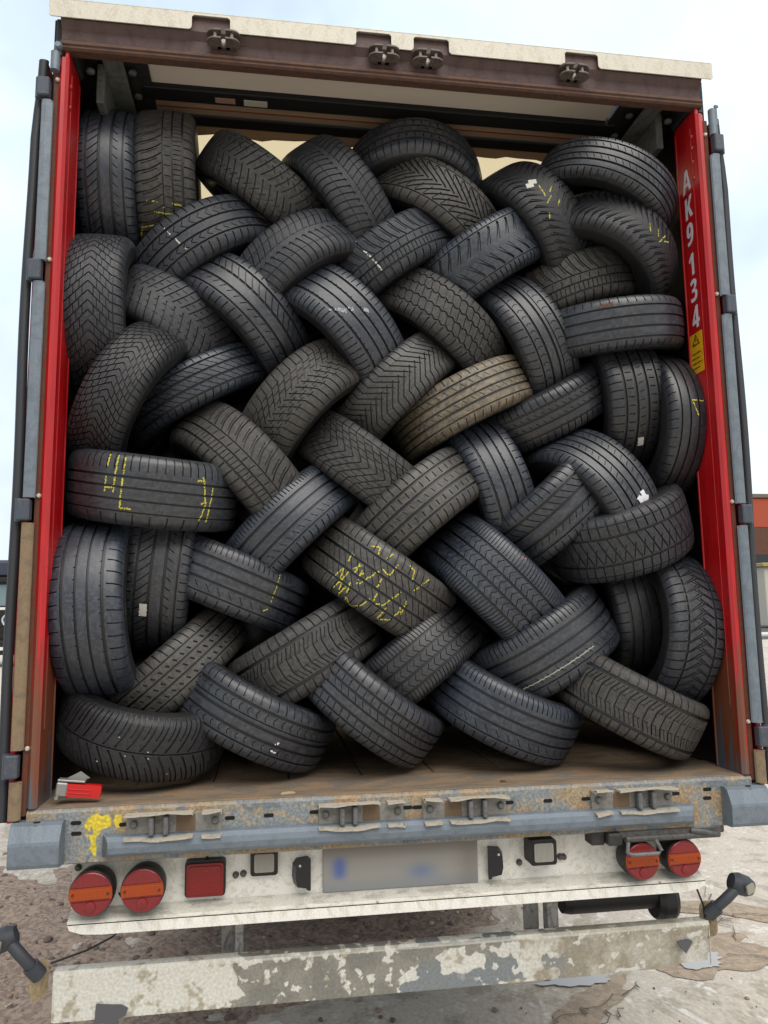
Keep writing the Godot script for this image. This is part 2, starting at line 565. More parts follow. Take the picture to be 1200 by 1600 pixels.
# ---------------------------------------------------------------- trailer
func _post_paint() -> StandardMaterial3D:
	if mats.has("post"):
		return mats["post"]
	var a := noise(51, 1.0, 4)
	var b := noise(52, 1.0, 3)
	var tex := paint(192, 640, func(x: int, y: int) -> Color:
		var hgt := 4.0 * (1.0 - y / 640.0)
		var u := TAU * x / 192.0
		var p := Vector3(cos(u) * 1.3, sin(u) * 1.3, hgt * 0.9)
		var streak := a.get_noise_3dv(Vector3(cos(u) * 3.0, sin(u) * 3.0, hgt * 0.7)) * 0.5
		var spot := b.get_noise_3dv(p * 5.0)
		var rust := smoothstep(2.45, 1.15, hgt) * 0.95 + streak + spot * 0.25
		var red := Color(0.70, 0.02, 0.045).lerp(Color(0.60, 0.015, 0.055), clampf(0.5 + spot, 0, 1))
		red = red.lerp(Color(0.80, 0.12, 0.08), smoothstep(0.25, 0.45, b.get_noise_3dv(Vector3(p.x * 9, p.y * 9, hgt * 1.1)) ) * 0.5)
		var c := red.lerp(Color(0.43, 0.23, 0.15), smoothstep(0.50, 0.66, rust))
		c = c.lerp(Color(0.40, 0.26, 0.18), smoothstep(0.82, 1.0, rust))
		return c.lerp(Color(0.30, 0.32, 0.36), smoothstep(1.02, 1.12, rust + smoothstep(1.45, 1.2, hgt) * 0.25)))
	var m := mat("post", Color.WHITE, 0.42)
	m.albedo_texture = tex
	m.uv1_triplanar = true
	m.uv1_world_triplanar = true
	m.uv1_scale = Vector3(1.0 / 0.6, 0.25, 1.0 / 0.6)
	m.clearcoat_enabled = true
	m.clearcoat = 0.25
	m.clearcoat_roughness = 0.3
	return m

func _sill_paint() -> StandardMaterial3D:
	var a := noise(61, 3.2, 4)
	var b := noise(62, 9.0, 4)
	var f := noise(63, 40.0, 2)
	var tex := paint(1024, 128, func(px: int, py: int) -> Color:
		var x := px / 1024.0 * 2.56
		if x > 1.28: x -= 2.56
		var y := 1.28 - 0.32 * py / 128.0
		var n := a.get_noise_2d(x * 1.0, y * 1.6) + b.get_noise_2d(x * 0.7, y * 0.7) * 0.4
		var c := Color(0.46, 0.48, 0.49).lerp(Color(0.54, 0.48, 0.39), smoothstep(-0.25, 0.25, n))
		c = c.lerp(Color(0.56, 0.46, 0.35), smoothstep(0.14, 0.5, n + b.get_noise_2d(x + 7, y * 1.5) * 0.3))
		c = c.lerp(Color(0.38, 0.41, 0.44), smoothstep(0.1, 0.4, b.get_noise_2d(x * 0.8 + 20, y * 0.8) - 0.05))
		c = c.lerp(Color(0.62, 0.54, 0.43), smoothstep(0.18, 0.3, b.get_noise_2d(x * 2.2 - 9, y * 2.2)) * 0.6)
		# a daub of yellow paint
		var dx := (x + 0.995) / 0.066
		var dy := (y - 1.166) / 0.022
		var k := maxf(1.0 - pow(absf(dx), 3.0) - pow(absf(dy), 3.0), 1.0 - pow(absf((x + 1.030) / 0.017), 2.0) - pow(absf((y - 1.118) / 0.050), 2.0))
		c = c.lerp(Color(0.76, 0.68, 0.20), smoothstep(0.0, 0.35, k + f.get_noise_2d(x * 0.8, y * 0.35) * 1.5 + b.get_noise_2d(x * 3, y * 3) * 0.7) * (1.0 if k > -0.8 else 0.0))
		return c * (1.0 + f.get_noise_2d(x * 2, y * 2) * 0.22))
	var m := mat("sill", Color.WHITE, 0.62)
	m.albedo_texture = tex
	m.uv1_triplanar = true
	m.uv1_world_triplanar = true
	m.uv1_scale = Vector3(1.0 / 2.56, 1.0 / 0.32, 1.0 / 1.2)
	m.heightmap_enabled = true
	m.heightmap_texture = tex
	m.heightmap_scale = 0.07
	return m

func _bar_paint() -> StandardMaterial3D:
	var a := noise(66, 2.2, 4)
	var b := noise(67, 7.0, 4)
	var f := noise(68, 38.0, 2)
	var tex := paint(1024, 96, func(px: int, py: int) -> Color:
		var x := px / 1024.0 * 2.56
		if x > 1.28: x -= 2.56
		var y := 0.72 - 0.24 * py / 96.0
		var big := a.get_noise_2d(x * 1.3, y * 3.0)
		var mid := b.get_noise_2d(x, y * 1.2)
		var c := Color(0.75, 0.745, 0.715)
		# stains on the white paint
		var g := b.get_noise_2d(x * 1.3 + 5, y * 1.0) + f.get_noise_2d(x, y) * 0.30
		c = c.lerp(Color(0.58, 0.55, 0.48), smoothstep(0.10, 0.40, g) * 0.85)
		# the paint gone down to grey primer, edges sharp
		var w := x + big * 0.10 + mid * 0.07
		var primer := Color(0.50, 0.49, 0.455).lerp(Color(0.44, 0.435, 0.41), clampf(0.5 + g * 1.5, 0, 1))
		var blue := Color(0.44, 0.46, 0.47)
		var in1 := smoothstep(-0.585, -0.580, w) * (1.0 - smoothstep(-0.02, -0.015, w))
		in1 *= 1.0 - smoothstep(0.30, 0.32, b.get_noise_2d(x * 2.6 + 30, y * 2.2) + smoothstep(0.655, 0.685, y) * 0.22)
		var patch := a.get_noise_2d(x * 1.5 + 13, y * 2.2 + 4) + mid * 0.35
		var in2 := smoothstep(0.03, 0.04, patch + 0.05) * smoothstep(-0.02, -0.015, w) * (1.0 - smoothstep(0.62, 0.66, w))
		c = c.lerp(primer, in1)
		c = c.lerp(blue.lerp(primer, smoothstep(0.60, 0.66, y)), in2)
		# road dirt towards the right end
		var dirt := smoothstep(0.30, 0.62, x + g * 0.25) * (0.75 + g * 0.5) * (1.0 - smoothstep(0.95, 1.10, x + mid * 0.2) * 0.75)
		c = c.lerp(Color(0.53, 0.50, 0.44), clampf(dirt, 0.0, 0.92))
		c = c.lerp(Color(0.73, 0.725, 0.70), smoothstep(0.33, 0.37, b.get_noise_2d(x * 1.6 + 60, y * 2.0) + a.get_noise_2d(x * 3, y * 3 + 9) * 0.3) * smoothstep(0.1, 0.3, x))
		if y > 0.676:
			c = c.lerp(Color(0.78, 0.77, 0.73), 0.6)
		return c * (1.0 + f.get_noise_2d(x * 2, y * 2) * 0.10))
	var m := mat("bar", Color.WHITE, 0.6)
	m.albedo_texture = tex
	m.uv1_triplanar = true
	m.uv1_world_triplanar = true
	m.uv1_scale = Vector3(1.0 / 2.56, 1.0 / 0.24, 1.0 / 0.24)
	m.heightmap_enabled = true
	m.heightmap_texture = tex
	m.heightmap_scale = 0.04
	return m

func circle(r: float, n := 32, c := Vector2.ZERO) -> PackedVector2Array:
	var p := PackedVector2Array()
	for i in n:
		p.append(c + Vector2(cos(TAU * i / n), sin(TAU * i / n)) * r)
	return p

func _round_rect(lo: Vector2, hi: Vector2, r: float) -> PackedVector2Array:
	var p := PackedVector2Array()
	for q in [[hi.x - r, hi.y - r, 0.0], [lo.x + r, hi.y - r, 90.0], [lo.x + r, lo.y + r, 180.0], [hi.x - r, lo.y + r, 270.0]]:
		for k in 5:
			var a := deg_to_rad(q[2] + k * 22.5)
			p.append(Vector2(q[0] + cos(a) * r, q[1] + sin(a) * r))
	return p

func _trailer() -> void:
	var t := thing("semi_trailer", "red box trailer seen from behind, rear open and packed with tyres", "trailer")
	var galv := worn("galvanised", Color(0.74, 0.72, 0.67), Color(0.69, 0.67, 0.61), Color(0.60, 0.57, 0.51), 0.35, 0.1, 0.35, 0.5, 0.15, 0.05)
	var beam := worn("beam", Color(0.33, 0.25, 0.24), Color(0.28, 0.20, 0.19), Color(0.37, 0.27, 0.22), 0.4, 0.2, 0.5, 0.6, 0.0, 0.1)
	var lip := worn("beam_rust", Color(0.27, 0.19, 0.165), Color(0.33, 0.22, 0.16), Color(0.38, 0.34, 0.31), 0.5, 0.2, 0.3, 0.8, 0.0, 0.35)
	var steel := worn("steel", Color(0.40, 0.41, 0.42), Color(0.36, 0.35, 0.33), Color(0.46, 0.38, 0.30), 0.4, 0.14, 0.25, 0.5, 0.2, 0.08)
	var bluegrey := worn("bluegrey", Color(0.42, 0.46, 0.50), Color(0.38, 0.42, 0.46), Color(0.50, 0.48, 0.45), 0.4, 0.12, 0.5, 0.45, 0.15, 0.08)
	var dusty := worn("dusty_bar", Color(0.48, 0.41, 0.32), Color(0.42, 0.36, 0.29), Color(0.36, 0.37, 0.38), 0.4, 0.18, 0.5, 0.8, 0.0, 0.1)
	var darksteel := worn("darksteel", Color(0.13, 0.13, 0.14), Color(0.18, 0.17, 0.16), Color(0.22, 0.17, 0.14), 0.4, 0.2, 0.4, 0.6, 0.0, 0.1)
	var hole_shade := mat("hole_shade", Color(0.03, 0.03, 0.03), 0.9)  # near-black faces stand in for the shade inside slots and notches
	var red := _post_paint()
	var rubber := mat("seal_rubber", Color(0.17, 0.18, 0.20), 0.6)
	var st: SurfaceTool

	# bed, walls, roof
	var deck := worn("deck", Color(0.58, 0.50, 0.41), Color(0.50, 0.43, 0.35), Color(0.62, 0.50, 0.38), 0.45, 0.22, 0.6, 0.8, 0.0, 0.2, Vector3(0.35, 1, 1))
	for i in 9:
		# planks of the bed run along the trailer
		var w := 2.46 / 9
		box_part("bed_plank", Vector3(-1.23 + i * w + 0.002, 1.16, -13.5), Vector3(-1.23 + (i + 1) * w - 0.002, 1.205 - 0.001 * (i % 2), -0.303), deck, t, 0.004)
	var curtain := mat("curtain", Color(0.10, 0.03, 0.035), 0.7)
	for s in [-1, 1]:
		box_part("side_wall", Vector3(minf(s * 1.262, s * 1.268), 1.16, -13.5), Vector3(maxf(s * 1.262, s * 1.268), 3.962, -0.05), curtain, t, 0.002)
		box_part("roof_rail", Vector3(minf(s * 0.96, s * 1.262), 3.905, -13.5), Vector3(maxf(s * 0.96, s * 1.262), 3.96, -0.09), darksteel, t, 0.004)
		box_part("corner_cap", Vector3(minf(s * 1.19, s * 1.262), 3.818, -0.175), Vector3(maxf(s * 1.19, s * 1.262), 3.965, -0.045), darksteel, t, 0.004)
		# gusset plates and brackets in the upper corners
		st = st_new()
		box(st, Vector3(s * 1.075, 3.86, -0.27), Vector3(0.075, 0.012, 0.40), 0.003, Transform3D(Basis(Vector3.BACK, s * -0.25), Vector3(0, 0.0, 0)).translated(Vector3(0.0, 0.26, 0)) if false else Transform3D.IDENTITY)
		box(st, Vector3(s * 1.125, 3.80, -0.30), Vector3(0.03, 0.16, 0.30), 0.004)
		commit(st, "gusset_plate", worn("gusset", Color(0.36, 0.37, 0.36), Color(0.30, 0.31, 0.30), Color(0.26, 0.22, 0.2), 0.4, 0.2, 0.4, 0.6), t)
		st = st_new()
		for q in [Vector3(s * 1.02, 3.893, -0.20), Vector3(s * 1.02, 3.893, -0.34), Vector3(s * 1.16, 3.84, -0.14)]:
			lathe(st, [Vector2(0.0, 0.0), Vector2(0.016, 0.0), Vector2(0.016, -0.008), Vector2(0.009, -0.012), Vector2(0.0, -0.013)], 10, Transform3D(Basis.IDENTITY, q))
		commit(st, "bolt", steel, t)
	box_part("front_wall", Vector3(-1.26, 1.16, -13.56), Vector3(1.26, 3.96, -13.5), mat("front_wall", Color(0.6, 0.57, 0.5), 0.7), t, 0.004)
	var sheet := mat("roof_sheet", Color(0.80, 0.76, 0.71), 0.7)
	sheet.backlight_enabled = true
	sheet.backlight = Color(0.42, 0.40, 0.37)
	box_part("roof_panel", Vector3(-0.962, 3.920, -0.30), Vector3(0.952, 3.924, -0.06), sheet, t, 0.001)
	var bow := mat("roof_bow", Color(0.035, 0.035, 0.038), 0.7)
	var bow1 := box_part("roof_bow", Vector3(-1.0, 3.897, -0.365), Vector3(1.0, 3.935, -0.285), bow, t, 0.004)
	box_part("sticker", Vector3(-0.715, 3.894, -0.345), Vector3(-0.635, 3.897, -0.315), mat("sticker_tan", Color(0.60, 0.48, 0.40), 0.5), bow1, 0.0005)
	box_part("sticker", Vector3(-0.60, 3.894, -0.350), Vector3(-0.505, 3.897, -0.315), mat("sticker_white", Color(0.72, 0.70, 0.66), 0.5), bow1, 0.0005)
	var slat := box_part("roof_slat", Vector3(-0.96, 3.905, -0.445), Vector3(0.96, 3.915, -0.367), mat("roof_slat", Color(0.62, 0.52, 0.42), 0.7), t, 0.002)
	box_part("strap", Vector3(-0.955, 3.902, -0.407), Vector3(0.955, 3.905, -0.402), mat("strap_red", Color(0.45, 0.16, 0.10), 0.8), slat, 0.0005)
	box_part("roof_bow", Vector3(-1.0, 3.897, -0.515), Vector3(1.0, 3.935, -0.448), bow, t, 0.004)
	# translucent roof tarpaulin with a scalloped rear hem
	var tarp := mat("roof_tarp", Color(0.90, 0.85, 0.72), 0.8)
	tarp.backlight_enabled = true
	tarp.backlight = Color(0.95, 0.88, 0.72)
	st = st_new()
	var cols := 40
	var rows := 24
	var grid := []
	for j in rows + 1:
		var row := []
		for i in cols + 1:
			var x := lerpf(-0.96, 0.96, float(i) / cols)
			var z := lerpf(-0.52, -13.5, pow(float(j) / rows, 1.5))
			row.append(Vector3(x, 3.93 + 0.012 * sin(x * 9.0) * exp((z + 0.5) * 0.5) - 0.012 * absf(sin(z * 2.0)), z))
		grid.append(row)
	for j in rows:
		for i in cols:
			quad(st, grid[j][i], grid[j][i + 1], grid[j + 1][i + 1], grid[j + 1][i], Vector3.DOWN)
	commit(st, "roof_tarpaulin", tarp, t)
	st = st_new()
	var hem := PackedVector2Array()
	for i in 41:
		hem.append(Vector2(lerpf(-0.96, 0.96, i / 40.0), 3.862 - 0.006 * sin(i * 0.9) - 0.004 * sin(i * 2.3)))
	hem.append(Vector2(0.96, 3.925))
	hem.append(Vector2(-0.96, 3.925))
	plate(st, hem, -0.522, -0.518)
	commit(st, "tarpaulin_hem", mat("hem", Color(0.55, 0.44, 0.32), 0.8), t)

	# header
	st = st_new()
	sweep_x(st, PackedVector2Array([Vector2(0.0, 3.985), Vector2(0.0, 3.93), Vector2(-0.020, 3.905), Vector2(-0.024, 3.868), Vector2(-0.012, 3.848), Vector2(-0.04, 3.848), Vector2(-0.04, 3.985)]), -1.235, 1.235)
	var header := commit(st, "header_beam", beam, t)
	st = st_new()
	sweep_x(st, PackedVector2Array([Vector2(-0.011, 3.849), Vector2(0.003, 3.843), Vector2(0.005, 3.831), Vector2(0.0, 3.827), Vector2(0.002, 3.818), Vector2(-0.005, 3.811), Vector2(-0.042, 3.813), Vector2(-0.042, 3.847)]), -1.232, 1.23, true, 0.0, 12)
	commit(st, "header_lip", lip, t)
	# galvanised cover with four notches
	var out := PackedVector2Array([Vector2(-1.272, 3.992), Vector2(-1.27, 3.93), Vector2(-1.263, 3.925)])
	for q in [[-0.777, -0.640], [-0.174, -0.040], [0.046, 0.184], [0.650, 0.787]]:
		out.append_array(PackedVector2Array([Vector2(q[0] - 0.010, 3.925), Vector2(q[0] - 0.002, 3.931), Vector2(q[0], 3.94), Vector2(q[0], 3.976), Vector2(q[0] + 0.008, 3.983), Vector2(q[1] - 0.008, 3.983), Vector2(q[1], 3.976), Vector2(q[1], 3.94), Vector2(q[1] + 0.002, 3.931), Vector2(q[1] + 0.010, 3.925)]))
	out.append_array(PackedVector2Array([Vector2(1.268, 3.925), Vector2(1.275, 3.93), Vector2(1.275, 3.992)]))
	st = st_new()
	plate(st, out, 0.012, 0.016)
	box(st, Vector3(0, 3.995, -0.022), Vector3(2.546, 0.004, 0.075), 0.001)
	commit(st, "header_cover", galv, t)
	# bolt catches under the notches
	for cx in [-0.663, -0.068, 0.100, 0.686]:
		st = st_new()
		box(st, Vector3(cx, 3.896, -0.012), Vector3(0.05, 0.032, 0.02), 0.003)
		for s in [-1, 1]:
			for v in [-1, 1]:
				var lobe := PackedVector2Array()
				for k in 9:
					var a := deg_to_rad(-90.0 + k * 22.5)
					lobe.append(Vector2(s * (0.030 + cos(a) * 0.030), sin(a) * 0.030))
				lobe.append(Vector2(s * 0.008, 0.03))
				lobe.append(Vector2(s * 0.008, -0.03))
				plate(st, lobe, -0.003, 0.003, Transform3D(Basis(Vector3.RIGHT, PI / 2), Vector3(cx, 3.899 + v * 0.016, 0.012)))
		var catch_ := commit(st, "bolt_catch", worn("catch", Color(0.37, 0.33, 0.31), Color(0.31, 0.27, 0.25), Color(0.42, 0.40, 0.37), 0.4, 0.2, 0.2, 0.5), header)
		st = st_new()
		for s in [-1, 1]:
			tube(st, [Vector3(cx + s * 0.030, 3.880, 0.022), Vector3(cx + s * 0.030, 3.919, 0.022)], 0.006, 8)
		lathe(st, [Vector2(0.0, 0.012), Vector2(0.008, 0.012), Vector2(0.011, 0.008), Vector2(0.011, 0.0)], 12, Transform3D(Basis(Vector3.RIGHT, PI / 2), Vector3(cx, 3.894, -0.002)))
		commit(st, "catch_pin", galv, header)

	# corner posts with hinges, folded doors and seals
	for s in [-1, 1]:
		var mx := func(a: float, b: float, y0: float, y1: float, z0: float, z1: float, called: String, m: Material, ch: float, par: Node) -> MeshInstance3D:
			return box_part(called, Vector3(minf(s * a, s * b), y0, z0), Vector3(maxf(s * a, s * b), y1, z1), m, par, ch)
		var post: MeshInstance3D = mx.call(1.203, 1.218, 1.205, 3.815, -0.172, -0.012, "corner_post", red, 0.004, t)
		mx.call(1.201, 1.234, 1.205, 3.79, -0.026, 0.0, "post_edge", red, 0.010, post)
		mx.call(1.2, 1.262, 1.205, 3.79, -0.172, -0.16, "post_return", red, 0.003, post)
		mx.call(1.234, 1.252, 1.19, 3.76, -0.03, -0.010, "post_recess", worn("recess", Color(0.36, 0.23, 0.16), Color(0.40, 0.18, 0.12), Color(0.28, 0.22, 0.19), 0.4, 0.3, 0.4, 0.8), 0.002, post)
		st = st_new()
		for y in [3.71, 3.66, 3.60, 3.53] if s == 1 else [3.70, 3.62]:
			lathe(st, [Vector2(0.0, 0.006), Vector2(0.006, 0.005), Vector2(0.009, 0.0)], 10, Transform3D(Basis(Vector3.BACK, s * PI / 2), Vector3(s * 1.203, y, -0.05)))
		commit(st, "rivet", red, post)
		st = st_new()
		box(st, Vector3(s * 1.2025, 2.6, -0.055), Vector3(0.004, 2.3, 0.003), 0.001)
		commit(st, "post_seam", red, post)
		var door: MeshInstance3D = mx.call(1.276, 1.294, 1.17, 3.77, -1.25, -0.014, "door", mat("door_red", Color(0.58, 0.06, 0.10), 0.45), 0.004, t)
		# rubber seal, slightly wavy
		var pts := []
		for i in 27:
			var y := lerpf(1.175, 3.77, i / 26.0)
			pts.append(Vector3(s * (1.308 + 0.003 * sin(y * 5.3 + s) - 0.020 * smoothstep(3.45, 3.77, y)), y, -0.012 + 0.004 * sin(y * 3.1)))
		st = st_new()
		tube(st, pts, 0.0095, 8, true, 1.8)
		commit(st, "door_seal", rubber, door)
		var segs := [[1.185, 1.30], [1.395, 2.112], [2.195, 2.935], [3.012, 3.60]]
		for i in 4:
			var lowly: bool = i == 0 or (i == 1)
			st = st_new()
			# a pressed strip with a rounded front, standing up
			var half := PackedVector2Array([Vector2(0.0, -0.018), Vector2(0.012, -0.018), Vector2(0.020, -0.012), Vector2(0.022, 0.0), Vector2(0.020, 0.012), Vector2(0.012, 0.018), Vector2(0.0, 0.018)])
			for k in half.size() - 1:
				var a := half[k]
				var b := half[k + 1]
				var nn := Vector3((b.y - a.y) * 0.0 + (a.y + b.y) * 4.0, 0, 1.0 if absf(a.y + b.y) < 0.034 else 0.1)
				for j in 6:
					var ya := lerpf(segs[i][0], segs[i][1], j / 6.0)
					var yb := lerpf(segs[i][0], segs[i][1], (j + 1) / 6.0)
					quad(st, Vector3(s * 1.264 + a.y, ya, a.x), Vector3(s * 1.264 + b.y, ya, b.x), Vector3(s * 1.264 + b.y, yb, b.x), Vector3(s * 1.264 + a.y, yb, a.x), nn)
			for e in 2:
				box(st, Vector3(s * 1.264, segs[i][e] + (0.002 if e == 0 else -0.002), 0.009), Vector3(0.034, 0.004, 0.018), 0.001)
			commit(st, "door_edge_strip", dusty if lowly and (s == -1 or i == 0) else bluegrey, door)
		for y in [1.347, 2.154, 2.974, 3.645]:
			st = st_new()
			box(st, Vector3(s * 1.275, y, 0.014), Vector3(0.040, 0.070, 0.034), 0.004)
			tube(st, [Vector3(s * 1.294, y - 0.038, 0.010), Vector3(s * 1.294, y + 0.038, 0.010)], 0.011, 10)
			var hg := commit(st, "hinge", worn("hinge", Color(0.24, 0.27, 0.32), Color(0.30, 0.30, 0.31), Color(0.36, 0.33, 0.29), 0.35, 0.16, 0.3, 0.55), door)
			hg.set_meta("kind", "thing") if false else null
			st = st_new()
			lathe(st, [Vector2(0.0, 0.008), Vector2(0.005, 0.008), Vector2(0.008, 0.003), Vector2(0.008, 0.0)], 10, Transform3D(Basis(Vector3.RIGHT, PI / 2), Vector3(s * 1.238, y + 0.05, -0.008)))
			commit(st, "hinge_bolt", galv, post)
	st = st_new()
	tube(st, [Vector3(1.270, 3.69, 0.0), Vector3(1.270, 3.80, 0.0)], 0.016, 12)
	tube(st, [Vector3(1.288, 3.74, -0.01), Vector3(1.288, 3.81, -0.01), Vector3(1.296, 3.825, -0.01)], 0.010, 8)
	commit(st, "locking_rod", bluegrey, t)
	st = st_new()
	tube(st, [Vector3(-1.245, 3.72, 0.005), Vector3(-1.245, 3.79, 0.005)], 0.016, 12)
	lathe(st, [Vector2(0.0, 0.02), Vector2(0.010, 0.02), Vector2(0.014, 0.012), Vector2(0.014, 0.0)], 12, Transform3D(Basis(Vector3.RIGHT, PI / 2), Vector3(-1.236, 3.815, 0.0)))
	commit(st, "locking_rod", bluegrey, t)

	# white painted letters down the inside of the right post
	var f := SystemFont.new()
	f.font_names = PackedStringArray(["Droid Sans"])
	f.font_weight = 700
	var letters := mat("letter_white", Color(0.78, 0.77, 0.80), 0.6)
	var ly := [3.545, 3.43, 3.317, 3.187, 3.077, 2.965]
	for i in 6:
		var tm := TextMesh.new()
		tm.font = f
		tm.font_size = 64
		tm.text = "AK9134"[i]
		tm.pixel_size = 0.00198
		tm.depth = 0.001
		var o := mesh_node(tm, "letter", letters, t)
		o.transform = Transform3D(Basis(Vector3(0, 0.10, 0.74), Vector3(0, 1, 0), Vector3(-1, 0, 0)), Vector3(1.2018, ly[i], -0.104))
	# yellow warning sticker
	st = st_new()
	box(st, Vector3(1.202, 2.82, -0.112), Vector3(0.0016, 0.165, 0.088), 0.0004)
	var ws := commit(st, "warning_sticker", worn("warn", Color(0.83, 0.63, 0.05), Color(0.76, 0.55, 0.06), Color(0.36, 0.27, 0.10), 0.4, 0.16, 0.16, 0.5, 0.0, 0.0), t)
	st = st_new()
	var side := Transform3D(Basis(Vector3(0, 0, 1), Vector3(0, 1, 0), Vector3(-1, 0, 0)), Vector3(1.2005, 2.868, -0.112))
	for e in 3:
		var a0 := deg_to_rad(90.0 + e * 120.0)
		var a1 := deg_to_rad(210.0 + e * 120.0)
		var p0 := Vector2(cos(a0), sin(a0)) * 0.030
		var p1 := Vector2(cos(a1), sin(a1)) * 0.030
		plate(st, PackedVector2Array([p0, p1, p1 * 0.74, p0 * 0.74]), 0.0, 0.0006, side)
	plate(st, PackedVector2Array([Vector2(-0.002, 0.012), Vector2(0.002, 0.012), Vector2(0.0015, -0.004), Vector2(-0.0015, -0.004)]), 0.0, 0.0006, side)
	for i in 4:
		plate(st, PackedVector2Array([Vector2(-0.034, -0.047 - i * 0.02), Vector2(0.03 - 0.012 * (i % 2), -0.047 - i * 0.02), Vector2(0.03 - 0.012 * (i % 2), -0.0505 - i * 0.02), Vector2(-0.034, -0.0505 - i * 0.02)]), 0.0, 0.0006, side)
	commit(st, "warning_symbol", mat("print_black", Color(0.05, 0.04, 0.03), 0.6), ws)

	# rear sill
	var sillm := _sill_paint()
	st = st_new()
	sweep_x(st, PackedVector2Array([Vector2(-0.30, 1.205), Vector2(-0.012, 1.208), Vector2(-0.004, 1.205), Vector2(0.0, 1.198), Vector2(0.0, 1.046), Vector2(-0.012, 1.040), Vector2(-0.30, 1.040)]), -1.23, 1.23, true, 0.0, 4)
	var sill := commit(st, "rear_sill", sillm, t)
	st = st_new()
	sweep_x(st, PackedVector2Array([Vector2(-0.30, 1.2095), Vector2(-0.018, 1.2125), Vector2(-0.012, 1.2105), Vector2(-0.012, 1.2085), Vector2(-0.30, 1.2060)]), -1.228, 1.228)
	commit(st, "sill_plate", worn("sill_top", Color(0.50, 0.425, 0.345), Color(0.42, 0.385, 0.345), Color(0.55, 0.40, 0.275), 0.45, 0.26, 0.6, 0.6, 0.0, 0.12, Vector3(0.4, 1, 1)), t)
	for q in [[-1.081, 1.166], [-1.079, 1.134], [-0.935, 1.154], [-0.607, 1.157], [-0.483, 1.159], [-0.335, 1.162], [-0.024, 1.161], [0.008, 1.160], [0.327, 1.160], [0.465, 1.159], [0.602, 1.159], [0.934, 1.161], [1.056, 1.170], [1.054, 1.140]]:
		st = st_new()
		plate(st, _round_rect(Vector2(q[0] - 0.016, q[1] - 0.006), Vector2(q[0] + 0.016, q[1] + 0.006), 0.0055), 0.0005, 0.0012)
		commit(st, "slot_shade", hole_shade, sill)
	st = st_new()
	sweep_x(st, PackedVector2Array([Vector2(0.001, 1.126), Vector2(0.022, 1.123), Vector2(0.036, 1.112), Vector2(0.040, 1.094), Vector2(0.037, 1.076), Vector2(0.024, 1.064), Vector2(0.001, 1.060)]), -1.0, 1.0, true, 0.6, 1)
	commit(st, "rub_rail", bluegrey, t)
	# four lock keeper channels, their flanges bent by use
	for q in [[-0.928, -0.632, 1], [-0.322, -0.040, 1], [0.026, 0.314, -1], [0.620, 0.920, -1]]:
		var xa: float = q[0]
		var xb: float = q[1]
		var w := xb - xa
		st = st_new()
		var keeper_st := st_new()
		box(keeper_st, Vector3((xa + xb) / 2, 1.152, 0.004), Vector3(w, 0.064, 0.006), 0.002)
		var keeper := commit(keeper_st, "lock_keeper", worn("keeper", Color(0.50, 0.49, 0.47), Color(0.45, 0.44, 0.42), Color(0.50, 0.42, 0.34), 0.4, 0.14, 0.25, 0.6), t)
		for v in [-1, 1]:
			for part in 2:
				var f0 := 0.0 if part == 0 else 0.80
				var f1 := 0.70 if part == 0 else 1.0
				if q[2] < 0:
					var tmp := f0
					f0 = 1.0 - f1
					f1 = 1.0 - tmp
				var fs := st_new()
				var n := 8
				for k in n:
					var ua := xa + w * lerpf(f0, f1, float(k) / n)
					var ub := xa + w * lerpf(f0, f1, float(k + 1) / n)
					var wa := 0.003 * sin(ua * 31.0 + v) + 0.0012 * sin(ua * 77.0)
					var wb := 0.003 * sin(ub * 31.0 + v) + 0.0012 * sin(ub * 77.0)
					var za := 0.050 + 0.004 * sin(ua * 23.0)
					var zb := 0.050 + 0.004 * sin(ub * 23.0)
					var yb0: float = 1.152 + v * 0.032
					for e in [0, 1]:
						var o: float = (v * 0.003) * (1 if e == 0 else -1)
						quad(fs, Vector3(ua, yb0 + o, 0.0), Vector3(ub, yb0 + o, 0.0), Vector3(ub, yb0 + o + v * 0.006 + wb, zb), Vector3(ua, yb0 + o + v * 0.006 + wa, za), Vector3(0, v * (1 if e == 0 else -1), 0))
					quad(fs, Vector3(ua, yb0 + 0.003 + v * 0.006 + wa, za), Vector3(ub, yb0 + 0.003 + v * 0.006 + wb, zb), Vector3(ub, yb0 - 0.003 + v * 0.006 + wb, zb), Vector3(ua, yb0 - 0.003 + v * 0.006 + wa, za), Vector3(0, 0, 1))
				for e in 2:
					var ux := xa + w * (f0 if e == 0 else f1)
					box(fs, Vector3(ux, 1.152 + v * 0.034, 0.025), Vector3(0.003, 0.008, 0.048), 0.001)
				commit(fs, "flange", worn("flange", Color(0.66, 0.63, 0.58), Color(0.58, 0.55, 0.50), Color(0.52, 0.44, 0.35), 0.35, 0.10, 0.2, 0.6), keeper)
		var ps := st_new()
		for k in [0.27, 0.42] if q[2] > 0 else [0.55, 0.72]:
			box(ps, Vector3(xa + w * k, 1.152, 0.024), Vector3(0.016, 0.056, 0.036), 0.004)
		for k in [0.08, 0.93]:
			lathe(ps, [Vector2(0.0, 0.012), Vector2(0.008, 0.012), Vector2(0.012, 0.006), Vector2(0.012, 0.0)], 12, Transform3D(Basis(Vector3.RIGHT, PI / 2), Vector3(xa + w * k, 1.155, 0.007)))
		commit(ps, "keeper_stop", steel, keeper)
		var rs := st_new()
		box(rs, Vector3(xa + w * (0.62 if q[2] > 0 else 0.36), 1.152, 0.0076), Vector3(w * 0.2, 0.05, 0.001), 0.0004)
		commit(rs, "rust_patch", mat("rust_patch", Color(0.42, 0.345, 0.27), 0.9), keeper)
